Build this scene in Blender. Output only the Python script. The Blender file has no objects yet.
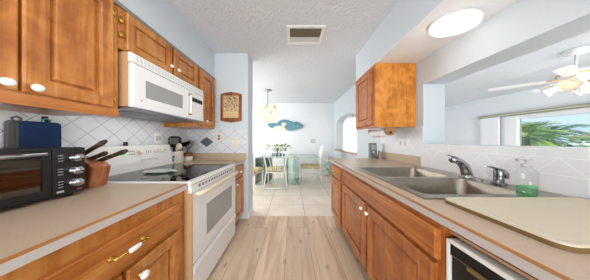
import bpy, bmesh, math, random
from mathutils import Vector, Matrix
random.seed(7)
S = bpy.context.scene
C = S.collection
PI = math.pi

# ------------------------------------------------------------------ camera, world, light, exposure
EYE = 1.22
cam_d = bpy.data.cameras.new('camera'); cam = bpy.data.objects.new('camera', cam_d); C.objects.link(cam)
cam.location = (0, 0, EYE); cam.rotation_euler = (PI/2, 0, 0)
cam_d.sensor_width = 36; cam_d.lens = 140/590*36; cam_d.shift_x = 3/590; cam_d.clip_start = 0.03; cam_d.clip_end = 500
S.camera = cam
S.view_settings.view_transform = 'Standard'; S.view_settings.look = 'None'
S.view_settings.gamma = 1; S.view_settings.exposure = 0.46
try: S.view_settings.use_curve_mapping = False
except Exception: pass
W = bpy.data.worlds.new('sky'); S.world = W; W.use_nodes = True
bg = W.node_tree.nodes['Background']; bg.inputs[0].default_value = (0.58, 0.74, 0.97, 1); bg.inputs[1].default_value = 0.95
def sun(el, az, e):
    d = bpy.data.lights.new('sun', 'SUN'); d.energy = e; d.angle = 0.02; d.color = (1, .95, .86)
    o = bpy.data.objects.new('sun', d); C.objects.link(o); o.rotation_euler = (PI/2 - el, 0, az)
sun(math.radians(58), math.radians(-40), 2.6)
def area(name, loc, aim, sx, sy, power, col=(1, 1, 1), spread=180):
    d = bpy.data.lights.new(name, 'AREA'); d.shape = 'RECTANGLE'; d.size = sx; d.size_y = sy; d.energy = power; d.color = col; d.spread = math.radians(spread)
    o = bpy.data.objects.new(name, d); C.objects.link(o); o.location = loc
    o.rotation_euler = (Vector(aim) - Vector(loc)).to_track_quat('-Z', 'Y').to_euler(); return o
area('near_end_fill', (0, -3.6, .95), (0, 3, 2.0), 3.1, 1.7, 104, (.98, .99, 1))  # added fill behind the camera at the open end; no door is built
area('aisle_fill', (-.05, .25, 2.52), (-.05, .25, 0), 1.0, 1.3, 8, (.97, .985, 1))  # added overhead fill without a fixture, brightens worktops and floor
area('dining_side_fill', (-3.05, 3.8, 1.4), (0, 3.9, .7), 2.0, 1.9, 64, (1, .99, .975))  # added fill at an unseen side window to brighten the dining room
area('daylight_living_window', (6.15, 1.6, 1.5), (-1.6, .9, 1.2), 3.6, 1.0, 26, (.96, .98, 1), 80)
area('living_near_fill', (5.0, -1.6, 1.2), (5.9, 4, 1.35), 2.2, 2.0, 62, (.98, .99, 1), 95)  # added fill before the solid near wall, lights the living room end
area('arch_view_fill', (2.9, 6.75, 1.3), (2.6, 2, 1.2), 2.0, 2.0, 90, (.97, .985, 1))  # added fill outside the end window, whitens the view through the arch

# ------------------------------------------------------------------ material helpers
def lin(h):
    h = h.lstrip('#'); v = [int(h[i:i+2], 16)/255 for i in (0, 2, 4)]
    return tuple(x/12.92 if x <= .04045 else ((x+.055)/1.055)**2.4 for x in v) + (1,)
def newmat(name):
    m = bpy.data.materials.new(name); m.use_nodes = True
    n = m.node_tree.nodes; return m, n, m.node_tree.links, n['Principled BSDF']
def plain(name, col, rough=.5, metal=0, bump=0, bscale=80, trans=0, emit=0, spec=None, vary=0.0, vscale=6):
    m, n, l, p = newmat(name); c = lin(col) if isinstance(col, str) else col
    p.inputs['Base Color'].default_value = c; p.inputs['Roughness'].default_value = rough; p.inputs['Metallic'].default_value = metal
    if spec is not None: p.inputs['Specular IOR Level'].default_value = spec
    if trans: p.inputs['Transmission Weight'].default_value = trans; p.inputs['IOR'].default_value = 1.3
    if emit: p.inputs['Emission Color'].default_value = c; p.inputs['Emission Strength'].default_value = emit
    tc = n.new('ShaderNodeTexCoord')
    if vary:
        nz = n.new('ShaderNodeTexNoise'); nz.inputs['Scale'].default_value = vscale; nz.inputs['Detail'].default_value = 4; l.new(tc.outputs['Object'], nz.inputs['Vector'])
        r = n.new('ShaderNodeValToRGB'); e = r.color_ramp.elements; e[0].position = .3; e[1].position = .7
        e[0].color = tuple(x*(1-vary) for x in c[:3])+(1,); e[1].color = tuple(min(1, x*(1+vary)) for x in c[:3])+(1,)
        l.new(nz.outputs['Fac'], r.inputs['Fac']); l.new(r.outputs['Color'], p.inputs['Base Color'])
    if bump:
        nz = n.new('ShaderNodeTexNoise'); nz.inputs['Scale'].default_value = bscale; nz.inputs['Detail'].default_value = 3; l.new(tc.outputs['Object'], nz.inputs['Vector'])
        b = n.new('ShaderNodeBump'); b.inputs['Strength'].default_value = bump; b.inputs['Distance'].default_value = .01
        l.new(nz.outputs['Fac'], b.inputs['Height']); l.new(b.outputs['Normal'], p.inputs['Normal'])
    return m
def wood(name, dark, mid, light, grain='Z', rough=.32, blotch=.0, sc=1.0, knots=0.0):
    m, n, l, p = newmat(name); tc = n.new('ShaderNodeTexCoord'); mp = n.new('ShaderNodeMapping')
    s = {'X': (1.2, 22, 22), 'Y': (22, 1.2, 22), 'Z': (22, 22, 1.2)}[grain]
    mp.inputs['Scale'].default_value = tuple(x*sc for x in s); l.new(tc.outputs['Object'], mp.inputs['Vector'])
    nz = n.new('ShaderNodeTexNoise'); nz.inputs['Scale'].default_value = 1; nz.inputs['Detail'].default_value = 5; nz.inputs['Distortion'].default_value = .9
    l.new(mp.outputs[0], nz.inputs['Vector'])
    n2 = n.new('ShaderNodeTexNoise'); n2.inputs['Scale'].default_value = 7 if blotch else 3; n2.inputs['Detail'].default_value = 4; n2.inputs['Distortion'].default_value = 1.2
    l.new(tc.outputs['Object'], n2.inputs['Vector'])
    mx = n.new('ShaderNodeMix'); mx.data_type = 'FLOAT'; mx.inputs[0].default_value = .3 + blotch
    l.new(nz.outputs['Fac'], mx.inputs[2]); l.new(n2.outputs['Fac'], mx.inputs[3])
    r = n.new('ShaderNodeValToRGB'); e = r.color_ramp.elements
    e[0].position = .36; e[0].color = lin(dark); e[1].position = .62; e[1].color = lin(light)
    x = e.new(.5); x.color = lin(mid)
    l.new(mx.outputs[0], r.inputs['Fac']); l.new(r.outputs['Color'], p.inputs['Base Color'])
    p.inputs['Roughness'].default_value = rough; p.inputs['Coat Weight'].default_value = .25; p.inputs['Coat Roughness'].default_value = .25
    b = n.new('ShaderNodeBump'); b.inputs['Strength'].default_value = .08; b.inputs['Distance'].default_value = .003
    l.new(nz.outputs['Fac'], b.inputs['Height']); l.new(b.outputs['Normal'], p.inputs['Normal'])
    return m
class NT:
    def __init__(s, n, l): s.n = n; s.l = l
    def m(s, op, a, b=None, c=None):
        q = s.n.new('ShaderNodeMath'); q.operation = op
        for i, v in enumerate((a, b, c)):
            if v is None: continue
            if isinstance(v, (int, float)): q.inputs[i].default_value = v
            else: s.l.new(v, q.inputs[i])
        return q.outputs[0]
def tile_wall(name, axis, A, B, z0, u0, mode=0):
    m, n, l, p = newmat(name); t = NT(n, l); g = n.new('ShaderNodeNewGeometry'); sp = n.new('ShaderNodeSeparateXYZ'); l.new(g.outputs['Position'], sp.inputs[0])
    z = sp.outputs['Z']; U = sp.outputs[axis]
    u = t.m('DIVIDE', t.m('SUBTRACT', U, u0), A); v = t.m('DIVIDE', t.m('SUBTRACT', z, z0), B)
    def line(q, w):
        f = t.m('FRACT', q); return t.m('LESS_THAN', t.m('MINIMUM', f, t.m('SUBTRACT', 1, f)), w)
    dia = t.m('MAXIMUM', line(t.m('ADD', u, v), .022), line(t.m('SUBTRACT', u, v), .022))
    mask = dia
    if mode == 1:
        low = t.m('LESS_THAN', z, 1.02); cap = t.m('MULTIPLY', t.m('GREATER_THAN', z, 1.118), t.m('LESS_THAN', sp.outputs['Y'], 1.63))
        strip = t.m('MAXIMUM', low, cap)
        vert = line(u, .018)
        h = t.m('MAXIMUM', t.m('LESS_THAN', t.m('ABSOLUTE', t.m('SUBTRACT', z, 1.02)), .0025), t.m('MULTIPLY', t.m('LESS_THAN', t.m('ABSOLUTE', t.m('SUBTRACT', z, 1.118)), .0025), t.m('LESS_THAN', sp.outputs['Y'], 1.63)))
        mask = t.m('MAXIMUM', h, t.m('ADD', t.m('MULTIPLY', strip, vert), t.m('MULTIPLY', t.m('SUBTRACT', 1, strip), dia)))
    mx = n.new('ShaderNodeMix'); mx.data_type = 'RGBA'; l.new(mask, mx.inputs[0])
    mx.inputs[6].default_value = lin('#dcdfe2'); mx.inputs[7].default_value = lin('#b0b4b9') if mode == 0 else lin('#f4f4f4')
    if mode == 1: mx.inputs[6].default_value = lin('#e8e9eb')
    l.new(mx.outputs[2], p.inputs['Base Color']); p.inputs['Roughness'].default_value = .28
    b = n.new('ShaderNodeBump'); b.invert = True; b.inputs['Strength'].default_value = .3; b.inputs['Distance'].default_value = .002
    l.new(mask, b.inputs['Height']); l.new(b.outputs['Normal'], p.inputs['Normal'])
    return m
def plank_floor():
    m, n, l, p = newmat('oak plank floor'); t = NT(n, l); g = n.new('ShaderNodeNewGeometry'); sp = n.new('ShaderNodeSeparateXYZ'); l.new(g.outputs['Position'], sp.inputs[0])
    cb = n.new('ShaderNodeCombineXYZ'); l.new(t.m('ADD', sp.outputs['Y'], .42), cb.inputs[0]); l.new(t.m('ADD', sp.outputs['X'], .067+.275*8), cb.inputs[1])
    br = n.new('ShaderNodeTexBrick'); br.offset = .37; br.offset_frequency = 2; br.inputs['Scale'].default_value = 1
    br.inputs['Brick Width'].default_value = 1.45; br.inputs['Row Height'].default_value = .275; br.inputs['Mortar Size'].default_value = .0022; br.inputs['Mortar Smooth'].default_value = .2; br.inputs['Bias'].default_value = 0
    br.inputs['Color1'].default_value = (0, 0, 0, 1); br.inputs['Color2'].default_value = (1, 1, 1, 1); br.inputs['Mortar'].default_value = (.5, .5, .5, 1)
    l.new(cb.outputs[0], br.inputs['Vector'])
    mp = n.new('ShaderNodeMapping'); mp.inputs['Scale'].default_value = (9, .8, 1); l.new(g.outputs['Position'], mp.inputs['Vector'])
    ad = n.new('ShaderNodeVectorMath'); ad.operation = 'ADD'; l.new(mp.outputs[0], ad.inputs[0])
    sc = n.new('ShaderNodeVectorMath'); sc.operation = 'SCALE'; sc.inputs['Scale'].default_value = 17; l.new(br.outputs['Color'], sc.inputs[0]); l.new(sc.outputs[0], ad.inputs[1])
    nz = n.new('ShaderNodeTexNoise'); nz.inputs['Scale'].default_value = 1.0; nz.inputs['Detail'].default_value = 6; nz.inputs['Distortion'].default_value = 1.1; l.new(ad.outputs[0], nz.inputs['Vector'])
    r = n.new('ShaderNodeValToRGB'); e = r.color_ramp.elements; e[0].position = .3; e[0].color = lin('#bfa287'); e[1].position = .7; e[1].color = lin('#e6d0b7'); x = e.new(.5); x.color = lin('#dac0a4')
    l.new(nz.outputs['Fac'], r.inputs['Fac'])
    hv = n.new('ShaderNodeHueSaturation'); l.new(r.outputs['Color'], hv.inputs['Color']); l.new(t.m('ADD', .9, t.m('MULTIPLY', br.outputs['Color'], .2)), hv.inputs['Value'])
    vo = n.new('ShaderNodeTexVoronoi'); vo.voronoi_dimensions = '2D'; vo.inputs['Scale'].default_value = 1; m2 = n.new('ShaderNodeMapping'); m2.inputs['Scale'].default_value = (4.2, 2.3, 1); l.new(g.outputs['Position'], m2.inputs['Vector']); l.new(m2.outputs[0], vo.inputs['Vector'])
    kn = t.m('MULTIPLY', t.m('SUBTRACT', 1, t.m('MINIMUM', 1, t.m('DIVIDE', vo.outputs['Distance'], .10))), .55)
    mk = n.new('ShaderNodeMix'); mk.data_type = 'RGBA'; l.new(kn, mk.inputs[0]); l.new(hv.outputs[0], mk.inputs[6]); mk.inputs[7].default_value = lin('#6b4c33')
    mm = n.new('ShaderNodeMix'); mm.data_type = 'RGBA'; l.new(t.m('MULTIPLY', br.outputs['Fac'], .75), mm.inputs[0]); l.new(mk.outputs[2], mm.inputs[6]); mm.inputs[7].default_value = lin('#7d6249')
    l.new(mm.outputs[2], p.inputs['Base Color']); p.inputs['Roughness'].default_value = .36
    return m
def tile_floor():
    m, n, l, p = newmat('cream floor tile'); t = NT(n, l); g = n.new('ShaderNodeNewGeometry'); sp = n.new('ShaderNodeSeparateXYZ'); l.new(g.outputs['Position'], sp.inputs[0])
    def line(c, o, w, s):
        f = t.m('FRACT', t.m('DIVIDE', t.m('SUBTRACT', c, o), s)); return t.m('LESS_THAN', t.m('MINIMUM', f, t.m('SUBTRACT', 1, f)), w/s)
    mask = t.m('MAXIMUM', line(sp.outputs['X'], .21-.62*12, .006, .62), line(sp.outputs['Y'], 2.63-.46*9, .005, .46))
    nz = n.new('ShaderNodeTexNoise'); nz.inputs['Scale'].default_value = 3; nz.inputs['Detail'].default_value = 5; l.new(g.outputs['Position'], nz.inputs['Vector'])
    r = n.new('ShaderNodeValToRGB'); e = r.color_ramp.elements; e[0].position = .35; e[0].color = lin('#e6d6c6'); e[1].position = .65; e[1].color = lin('#f0e4d6'); l.new(nz.outputs['Fac'], r.inputs['Fac'])
    mx = n.new('ShaderNodeMix'); mx.data_type = 'RGBA'; l.new(mask, mx.inputs[0]); l.new(r.outputs['Color'], mx.inputs[6]); mx.inputs[7].default_value = lin('#b3a593')
    l.new(mx.outputs[2], p.inputs['Base Color']); p.inputs['Roughness'].default_value = .3
    return m
def thin_glass(name, tint, refl=.12, rough=.02, fres=True):
    m, n, l, p = newmat(name); out = n['Material Output']; n.remove(p)
    tr = n.new('ShaderNodeBsdfTransparent'); tr.inputs[0].default_value = tint
    gl = n.new('ShaderNodeBsdfGlossy'); gl.inputs['Roughness'].default_value = rough
    lw = n.new('ShaderNodeFresnel'); lw.inputs['IOR'].default_value = 1.45
    a = n.new('ShaderNodeMath'); a.operation = 'ADD'; a.inputs[1].default_value = refl; a.use_clamp = True; l.new(lw.outputs[0], a.inputs[0])
    mx = n.new('ShaderNodeMixShader'); l.new(a.outputs[0], mx.inputs[0]) if fres else None; mx.inputs[0].default_value = refl; l.new(tr.outputs[0], mx.inputs[1]); l.new(gl.outputs[0], mx.inputs[2]); l.new(mx.outputs[0], out.inputs[0])
    return m
def multi(name, stops, scale=12, rough=.7, vor=False):
    m, n, l, p = newmat(name); tc = n.new('ShaderNodeTexCoord')
    nz = n.new('ShaderNodeTexNoise'); nz.inputs['Scale'].default_value = scale; nz.inputs['Detail'].default_value = 3; nz.inputs['Distortion'].default_value = .6
    l.new(tc.outputs['Object'], nz.inputs['Vector'])
    r = n.new('ShaderNodeValToRGB'); e = r.color_ramp.elements; r.color_ramp.interpolation = 'CONSTANT' if vor else 'LINEAR'
    e[0].position = stops[0][0]; e[0].color = lin(stops[0][1]); e[1].position = stops[-1][0]; e[1].color = lin(stops[-1][1])
    for ps, c in stops[1:-1]: x = e.new(ps); x.color = lin(c)
    l.new(nz.outputs['Fac'], r.inputs['Fac']); l.new(r.outputs['Color'], p.inputs['Base Color']); p.inputs['Roughness'].default_value = rough
    return m

def sheer():
    m, n, l, p = newmat('sheer white cloth'); tl = n.new('ShaderNodeBsdfTranslucent'); tl.inputs[0].default_value = (.95, .95, .95, 1); df = n.new('ShaderNodeBsdfDiffuse'); df.inputs[0].default_value = (.9, .9, .9, 1)
    mx = n.new('ShaderNodeMixShader'); mx.inputs[0].default_value = .35; l.new(tl.outputs[0], mx.inputs[1]); l.new(df.outputs[0], mx.inputs[2]); l.new(mx.outputs[0], n['Material Output'].inputs[0]); return m
M = dict(sheer=sheer(),
    wall=plain('pale grey paint', '#d3dbe0', .6), wallw=plain('white wall paint', '#e9ecee', .6), ceil=plain('textured ceiling', '#dde1e6', .8, bump=1.0, bscale=34, vary=.03, vscale=40),
    ceilw=plain('lamp-lightened soffit paint', '#f0f2f4', .6), trimw=plain('white trim paint', '#f1f1f1', .4), greytrim=plain('grey trim', '#8f8a86', .5),
    ov=wood('maple vertical', '#9e5a22', '#c07a36', '#cf9050', 'Z', blotch=.15), oh=wood('maple lengthwise', '#9e5519', '#bd7330', '#cf8c48', 'Y'),
    rv=wood('shaded maple vertical', '#94501f', '#b06630', '#c37e42', 'Z', blotch=.12), rh=wood('shaded maple lengthwise', '#984f1c', '#b76c30', '#c98443', 'Y'),  # same maple made darker and redder: dimmer sink-side light put in the colour
    ply=wood('figured maple plywood', '#b3691b', '#d3852c', '#de963f', 'Z', blotch=.36, sc=1.8), strip=wood('oak edge strip', '#a06a35', '#b57c45', '#c48f58', 'Y'),
    sillwood=wood('oak sill', '#9a6a3c', '#b98550', '#c99a66', 'Y'),
    lam=plain('beige laminate', '#c1aa92', .38, vary=.05, vscale=160), lamedge=plain('greyed laminate edge', '#c6beb8', .4, vary=.05, vscale=160),
    white=plain('white enamel', '#f0efec', .22), cream=plain('cream plastic', '#e9dcc0', .35), almond=plain('almond painted steel', '#c79f75', .4),
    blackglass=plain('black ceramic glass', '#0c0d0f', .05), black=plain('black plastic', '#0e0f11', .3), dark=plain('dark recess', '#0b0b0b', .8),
    steel=plain('brushed steel', '#a0978c', .28, 1, vary=.06, vscale=40), chrome=plain('chrome', '#b4b6b9', .1, 1), darkchrome=plain('dark chrome', '#77787b', .18, 1), brass=plain('brass', '#d2a84f', .2, 1), porc=plain('white porcelain', '#f6f4ef', .12),
    greyglass=plain('grey door window', '#9ea09b', .15), ltgrey=plain('light grey plastic', '#b9bcbb', .4), vslot=plain('vent slot grey', '#6d6a66', .6), slotgrey=plain('pale grey slot', '#cfd2cc', .5), midgrey=plain('mid grey plastic', '#85898b', .45), hood=plain('grey hood metal', '#8c9096', .35, .6),
    navy=plain('navy quilted cotton', '#0d2d55', .9, bump=.5, bscale=70), charcoal=plain('charcoal pad', '#5c5a5a', .9), teal=plain('teal loop', '#67b5ab', .8),
    ivory=plain('ivory ceramic', '#e9e2d4', .25), bluemark=plain('blue glaze', '#5d80a5', .3), brownglaze=plain('brown glaze', '#7b4526', .25),
    palewood=plain('pale wooden spoon', '#dcc7a3', .5), knifewood=wood('knife block wood', '#8a4a26', '#a8613a', '#ba774c', 'Z'), handlew=wood('dark handle wood', '#1f1511', '#33221a', '#6e4f37', 'X', sc=2),
    board=plain('cream cutting board', '#d5c8b0', .45), boardedge=plain('tan board rim', '#7d6238', .5),
    glass=thin_glass('clear glass', (.97, .98, .98, 1), .0), greenglass=thin_glass('green tinted glass', (.85, .955, .91, 1), .06), tableglass=thin_glass('table glass', (.97, .99, .985, 1), .3, fres=False),
    ovenglass=thin_glass('oven door glass', (.55, .50, .45, 1), .10), glassedge=plain('green glass edge', '#93bdae', .15),
    soap=thin_glass('green soap', (.56, .93, .68, 1), .05, fres=False), clearplastic=thin_glass('clear plastic', (.965, .975, .97, 1), .05, fres=False), 
    lampglass=plain('lit diffuser', '#ffffff',   .4, emit=.95), fanshade=plain('lit frosted shade', '#ebe6dd', .4, emit=.05), led=plain('green led', '#2fae3f', .4, emit=.8),
    crystal=plain('lit glass petals', '#fbebc8', .15, emit=.40), crystaldim=plain('dim glass petals', '#d6c9a8', .1, emit=.10), bulb=plain('warm bulb', '#ffdca0', .3, emit=2.5),
    ventdark=plain('brown vent louvres', '#8a806a', .7), slate=plain('slate blue tile', '#5e666e', .3),
    floral=multi('floral seat cloth', [(.3, '#efe2c6'), (.44, '#e2b98f'), (.5, '#8a9a52'), (.54, '#ecd9b8'), (.62, '#4f5a35'), (.7, '#efe6d2')], 12),
    leafy=multi('leaf pattern ceramic', [(.3, '#e9ece6'), (.47, '#e2e8e0'), (.52, '#75917e'), (.6, '#dfe6dd'), (.7, '#4d6c58')], 9, .3),
    print=multi('autumn leaf print', [(.3, '#3e4a2a'), (.42, '#7a6a35'), (.48, '#d9c8a0'), (.54, '#c07a38'), (.6, '#f0e4c4'), (.68, '#94552a')], 34, .6),
    parch=plain('parchment', '#dfbf8e', .7), framewood=wood('frame wood', '#6f3a18', '#8a4d23', '#9f6030', 'Z'),
    leaf=plain('leaf green', '#7c9a55', .5, vary=.3), flower=plain('cream petals', '#f1e6c4', .6), vase=plain('blue glass vase', '#53748c', .1),
    artblue=multi('blue green patina', [(.3, '#2f6478'), (.45, '#5f98a4'), (.55, '#3f7c90'), (.7, '#86b2b8')], 14, .3), artsand=multi('sand patina', [(.3, '#d9cfb0'), (.5, '#f1ead6'), (.7, '#b9a77d')], 9, .4),
    paper=plain('white paper', '#f2f0ee', .8), beige=plain('beige blind rail', '#a39f85', .6),
    palm=plain('palm green', '#5f8538', .5, vary=.45, vscale=1.5), palm2=plain('light palm green', '#8fab4c', .5, vary=.4, vscale=1.5), trunk=plain('palm trunk', '#66683f', .9, bump=.6, bscale=20),
    grass=plain('lawn', '#7d8f50', .9, vary=.2, vscale=.6), hedge=plain('hedge green', '#56713a', .8, vary=.4, vscale=3), carwhite=plain('white car paint', '#eef0f2', .2), tyre=plain('tyre', '#1d1d1f', .8), carglass=plain('car window', '#5d7078', .1),
    roof=plain('tan shingle', '#a8987f', .9), housewall=plain('house stucco', '#e6e3da', .8), red=plain('red mark', '#b03030', .5),
    tl=tile_wall('diagonal wall tile', 'Y', .162, .162, 1.19, 1.03), tb=tile_wall('diagonal wall tile end', 'X', .217, .162, 1.19-.081, -1.3175+.1085), tr=tile_wall('passthrough wall tile', 'Y', .16, .196, 1.02, .872, 1),
    plank=plank_floor(), ftile=tile_floor())

# ------------------------------------------------------------------ mesh helpers
WLOC = {}
class MB:
    def __init__(s): s.b = bmesh.new()
    def box(s, x0, x1, y0, y1, z0, z1, bev=0, seg=2):
        v = [s.b.verts.new(p) for p in ((x0, y0, z0), (x1, y0, z0), (x1, y1, z0), (x0, y1, z0), (x0, y0, z1), (x1, y0, z1), (x1, y1, z1), (x0, y1, z1))]
        f = [s.b.faces.new([v[i] for i in q]) for q in ((3, 2, 1, 0), (4, 5, 6, 7), (0, 1, 5, 4), (1, 2, 6, 5), (2, 3, 7, 6), (3, 0, 4, 7))]
        if bev: bmesh.ops.bevel(s.b, geom=list({e for q in f for e in q.edges}), offset=bev, segments=seg, affect='EDGES', profile=.5)
        return s
    def rings(s, rings, cap0=True, cap1=True, smooth=True, closed=True):
        R = [[s.b.verts.new(p) for p in r] for r in rings]; n = len(R[0])
        for a, b in zip(R, R[1:]):
            for i in range(n if closed else n-1):
                f = s.b.faces.new((a[i], a[(i+1) % n], b[(i+1) % n], b[i])); f.smooth = smooth
        if cap0: s.b.faces.new(R[0][::-1])
        if cap1: s.b.faces.new(R[-1])
        return s
    def lathe(s, prof, c=(0, 0, 0), seg=24, sx=1, sy=1, axis='Z', cap0=True, cap1=True, wob=None):
        rr = []
        for r, h in prof:
            ring = []
            for i in range(seg):
                a = 2*PI*i/seg; k = r*(1 + (wob(a, h) if wob else 0)); u, v = k*math.cos(a)*sx, k*math.sin(a)*sy
                ring.append({'Z': (c[0]+u, c[1]+v, c[2]+h), 'X': (c[0]+h, c[1]+u, c[2]+v), 'Y': (c[0]+v, c[1]+h, c[2]+u)}[axis])
            rr.append(ring)
        return s.rings(rr, cap0, cap1)
    def tube(s, pts, r, seg=8, cap=True, flat=1.0):
        P = [Vector(p) for p in pts]; rad = r if isinstance(r, (list, tuple)) else [r]*len(P); rr = []; up = None
        for i, p in enumerate(P):
            d = (P[min(i+1, len(P)-1)] - P[max(i-1, 0)]).normalized()
            if up is None: up = d.orthogonal().normalized() if abs(d.z) > .9 else Vector((0, 0, 1))
            sd = d.cross(up).normalized(); up = sd.cross(d).normalized()
            rr.append([p + sd*math.cos(2*PI*k/seg)*rad[i] + up*math.sin(2*PI*k/seg)*rad[i]*flat for k in range(seg)])
        return s.rings(rr, cap, cap)
    def prism(s, poly, axis, a, b, bev=0):
        f3 = {'X': lambda p, t: (t, p[0], p[1]), 'Y': lambda p, t: (p[0], t, p[1]), 'Z': lambda p, t: (p[0], p[1], t)}[axis]
        A = [s.b.verts.new(f3(p, a)) for p in poly]; B = [s.b.verts.new(f3(p, b)) for p in poly]; n = len(poly); fs = []
        for i in range(n): fs.append(s.b.faces.new((A[i], A[(i+1) % n], B[(i+1) % n], B[i])))
        fs.append(s.b.faces.new(A[::-1])); fs.append(s.b.faces.new(B))
        if bev: bmesh.ops.bevel(s.b, geom=list(fs[-1].edges)+list(fs[-2].edges), offset=bev, segments=2, affect='EDGES')
        return s
    def ball(s, c, r, sx=1, sy=1, sz=1, seg=14):
        k = max(5, seg//2); pr = [(r*math.sin(PI*i/k), -r*math.cos(PI*i/k)) for i in range(k+1)]
        pr[0] = (r*.02, -r); pr[-1] = (r*.02, r)
        return s.lathe([(a, h*sz) for a, h in pr], c, seg, sx, sy)
    def quad(s, *p): s.b.faces.new([s.b.verts.new(q) for q in p]); return s
    def xf(s, mat): bmesh.ops.transform(s.b, matrix=mat, verts=s.b.verts); return s
    def build(s, name, mat, parent=None, origin=None):
        bmesh.ops.recalc_face_normals(s.b, faces=s.b.faces)
        o0 = WLOC[parent.name] if parent else Vector(origin or (0, 0, 0))
        bmesh.ops.translate(s.b, verts=s.b.verts, vec=-o0)
        me = bpy.data.meshes.new(name); s.b.to_mesh(me); s.b.free(); me.materials.append(M[mat])
        o = bpy.data.objects.new(name, me); C.objects.link(o); WLOC[o.name] = Vector(o0)
        if parent: o.parent = parent
        else: o.location = o0
        return o
def tag(o, label, cat, group=None):
    o['label'] = label; o['category'] = cat
    if group: o['group'] = group
    return o
def thing(name, loc, label, cat, group=None):
    o = bpy.data.objects.new(name, None); o.empty_display_size = .05; C.objects.link(o); o.location = loc; WLOC[o.name] = Vector(loc)
    return tag(o, label, cat, group)
def struct(o): o['kind'] = 'structure'; return o
def bx(name, mat, parent, *a, **k): return MB().box(*a, **k).build(name, mat, parent)

# ------------------------------------------------------------------ structure
CZ = 2.565; XL = -1.63; XR = 1.52; XR2 = 1.77; YB = 2.17; SOF = 2.17
Y0 = -5.0  # near end stretched behind the camera so its ceiling blocks the sun
struct(MB().box(XL-.1, XR2, Y0, 2.25, -.1, 0).build('floor', 'plank'))
struct(MB().box(-3.3, XR2, 2.25, 5.2, -.1, .0).build('floor_dining', 'ftile'))
struct(MB().box(XR2, 6.5, -1.7, 6.6, -.1, 0).build('floor_living', 'ftile'))
struct(MB().box(-3.3, XR2, Y0, 5.2, CZ, CZ+.1).build('ceiling', 'ceil'))
struct(MB().box(XR2, 6.5, -1.7, 6.6, CZ, CZ+.1).build('ceiling_living', 'ceil'))
wl = struct(MB().box(XL-.1, XL, Y0, YB, 0, CZ).build('wall_left', 'wall'))
bx('tile_panel', 'tl', wl, XL, XL+.008, -.4, YB, .915, 1.86)
wp = struct(MB().box(-3.2, -.68, YB, YB+.25, 0, CZ).build('wall_pier', 'wall'))
bx('tile_panel', 'tb', wp, XL+.008, -.70, YB-.008, YB, .915, 1.375)
struct(MB().box(XL, -1.2, Y0, YB, SOF, CZ).build('ceiling_soffit_left', 'wall'))
struct(MB().box(1.027, XR, Y0, 2.25, 2.166, CZ).build('ceiling_soffit_right', 'wall'))
struct(MB().box(1.027, XR, Y0, 2.25, 2.16, 2.166).build('ceiling_soffit_underside', 'ceilw'))  # paler than the soffit face: lamp light put into the paint colour
struct(MB().box(-1.2, -1.188, -.2, YB, 2.145, 2.172).build('trim_1', 'greytrim'))
# right wall: pass-through and arched opening
def arch(t): return 1.50 + .45*(1-abs(t)**3.2)**(1/3.2)
AY0, AY1 = 3.29, 4.84
w = MB(); w.box(XR, XR2, Y0, -1.0, 0, CZ); w.box(XR, XR2, -1.0, 1.62, 0, 1.176); w.box(XR, XR2, -1.0, 1.62, 1.868, CZ); w.box(XR, XR2, 1.62, AY0, 0, CZ)
w.box(XR, XR2, AY0, AY1, 0, .88); w.box(XR, XR2, AY1, 5.1, 0, CZ)
pl = [(AY0, CZ), (AY0, .88)] + [((AY0+AY1)/2 + t*(AY1-AY0)/2, arch(t)) for t in [-1+2*i/40 for i in range(41)]] + [(AY1, .88), (AY1, CZ)]
pl = [(AY0, CZ)] + [((AY0+AY1)/2 + t*(AY1-AY0)/2, arch(t)) for t in [-1+2*i/40 for i in range(41)]] + [(AY1, CZ)]
w.prism(pl, 'X', XR, XR2)
wr = struct(w.build('wall_right', 'wall'))
t = MB(); t.box(XR-.008, XR, -1.0, 1.62, .915, 1.174); t.box(XR-.008, XR, 1.62, 2.40, .915, 1.385); t.build('tile_panel', 'tr', wr)
struct(MB().box(XR-.05, XR2+.04, AY0-.02, AY1+.03, .875, .91, .006).build('trim_2', 'sillwood'))
struct(MB().box(-3.3, XR2, 5.1, 5.2, 0, CZ).build('wall_back', 'wallw'))
struct(MB().box(-3.2, XR, 5.085, 5.1, 0, .1, .004).build('baseboard_back', 'trimw'))
struct(MB().box(-.682, -.668, YB+.0, YB+.25, 0, .09, .003).build('baseboard_pier', 'trimw'))
# dining room side wall with an unseen window added to light the room
w = MB(); w.box(-3.3, -3.2, 2.17, 2.8, 0, CZ); w.box(-3.3, -3.2, 4.8, 5.1, 0, CZ); w.box(-3.3, -3.2, 2.8, 4.8, 0, .45); w.box(-3.3, -3.2, 2.8, 4.8, 2.35, CZ)
struct(w.build('wall_dining', 'wallw'))
wn = struct(bpy.data.objects.new('window_2', None)); C.objects.link(wn); WLOC['window_2'] = Vector()
m = MB()
for a in ((2.8, 2.86), (3.77, 3.83), (4.74, 4.8)): m.box(-3.28, -3.22, a[0], a[1], .45, 2.35)
m.box(-3.28, -3.22, 2.86, 4.74, .45, .51); m.box(-3.28, -3.22, 2.86, 4.74, 2.29, 2.35); m.build('window_frame', 'trimw', wn)
bx('pane', 'glass', wn, -3.252, -3.248, 2.86, 4.74, .51, 2.29)
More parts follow.
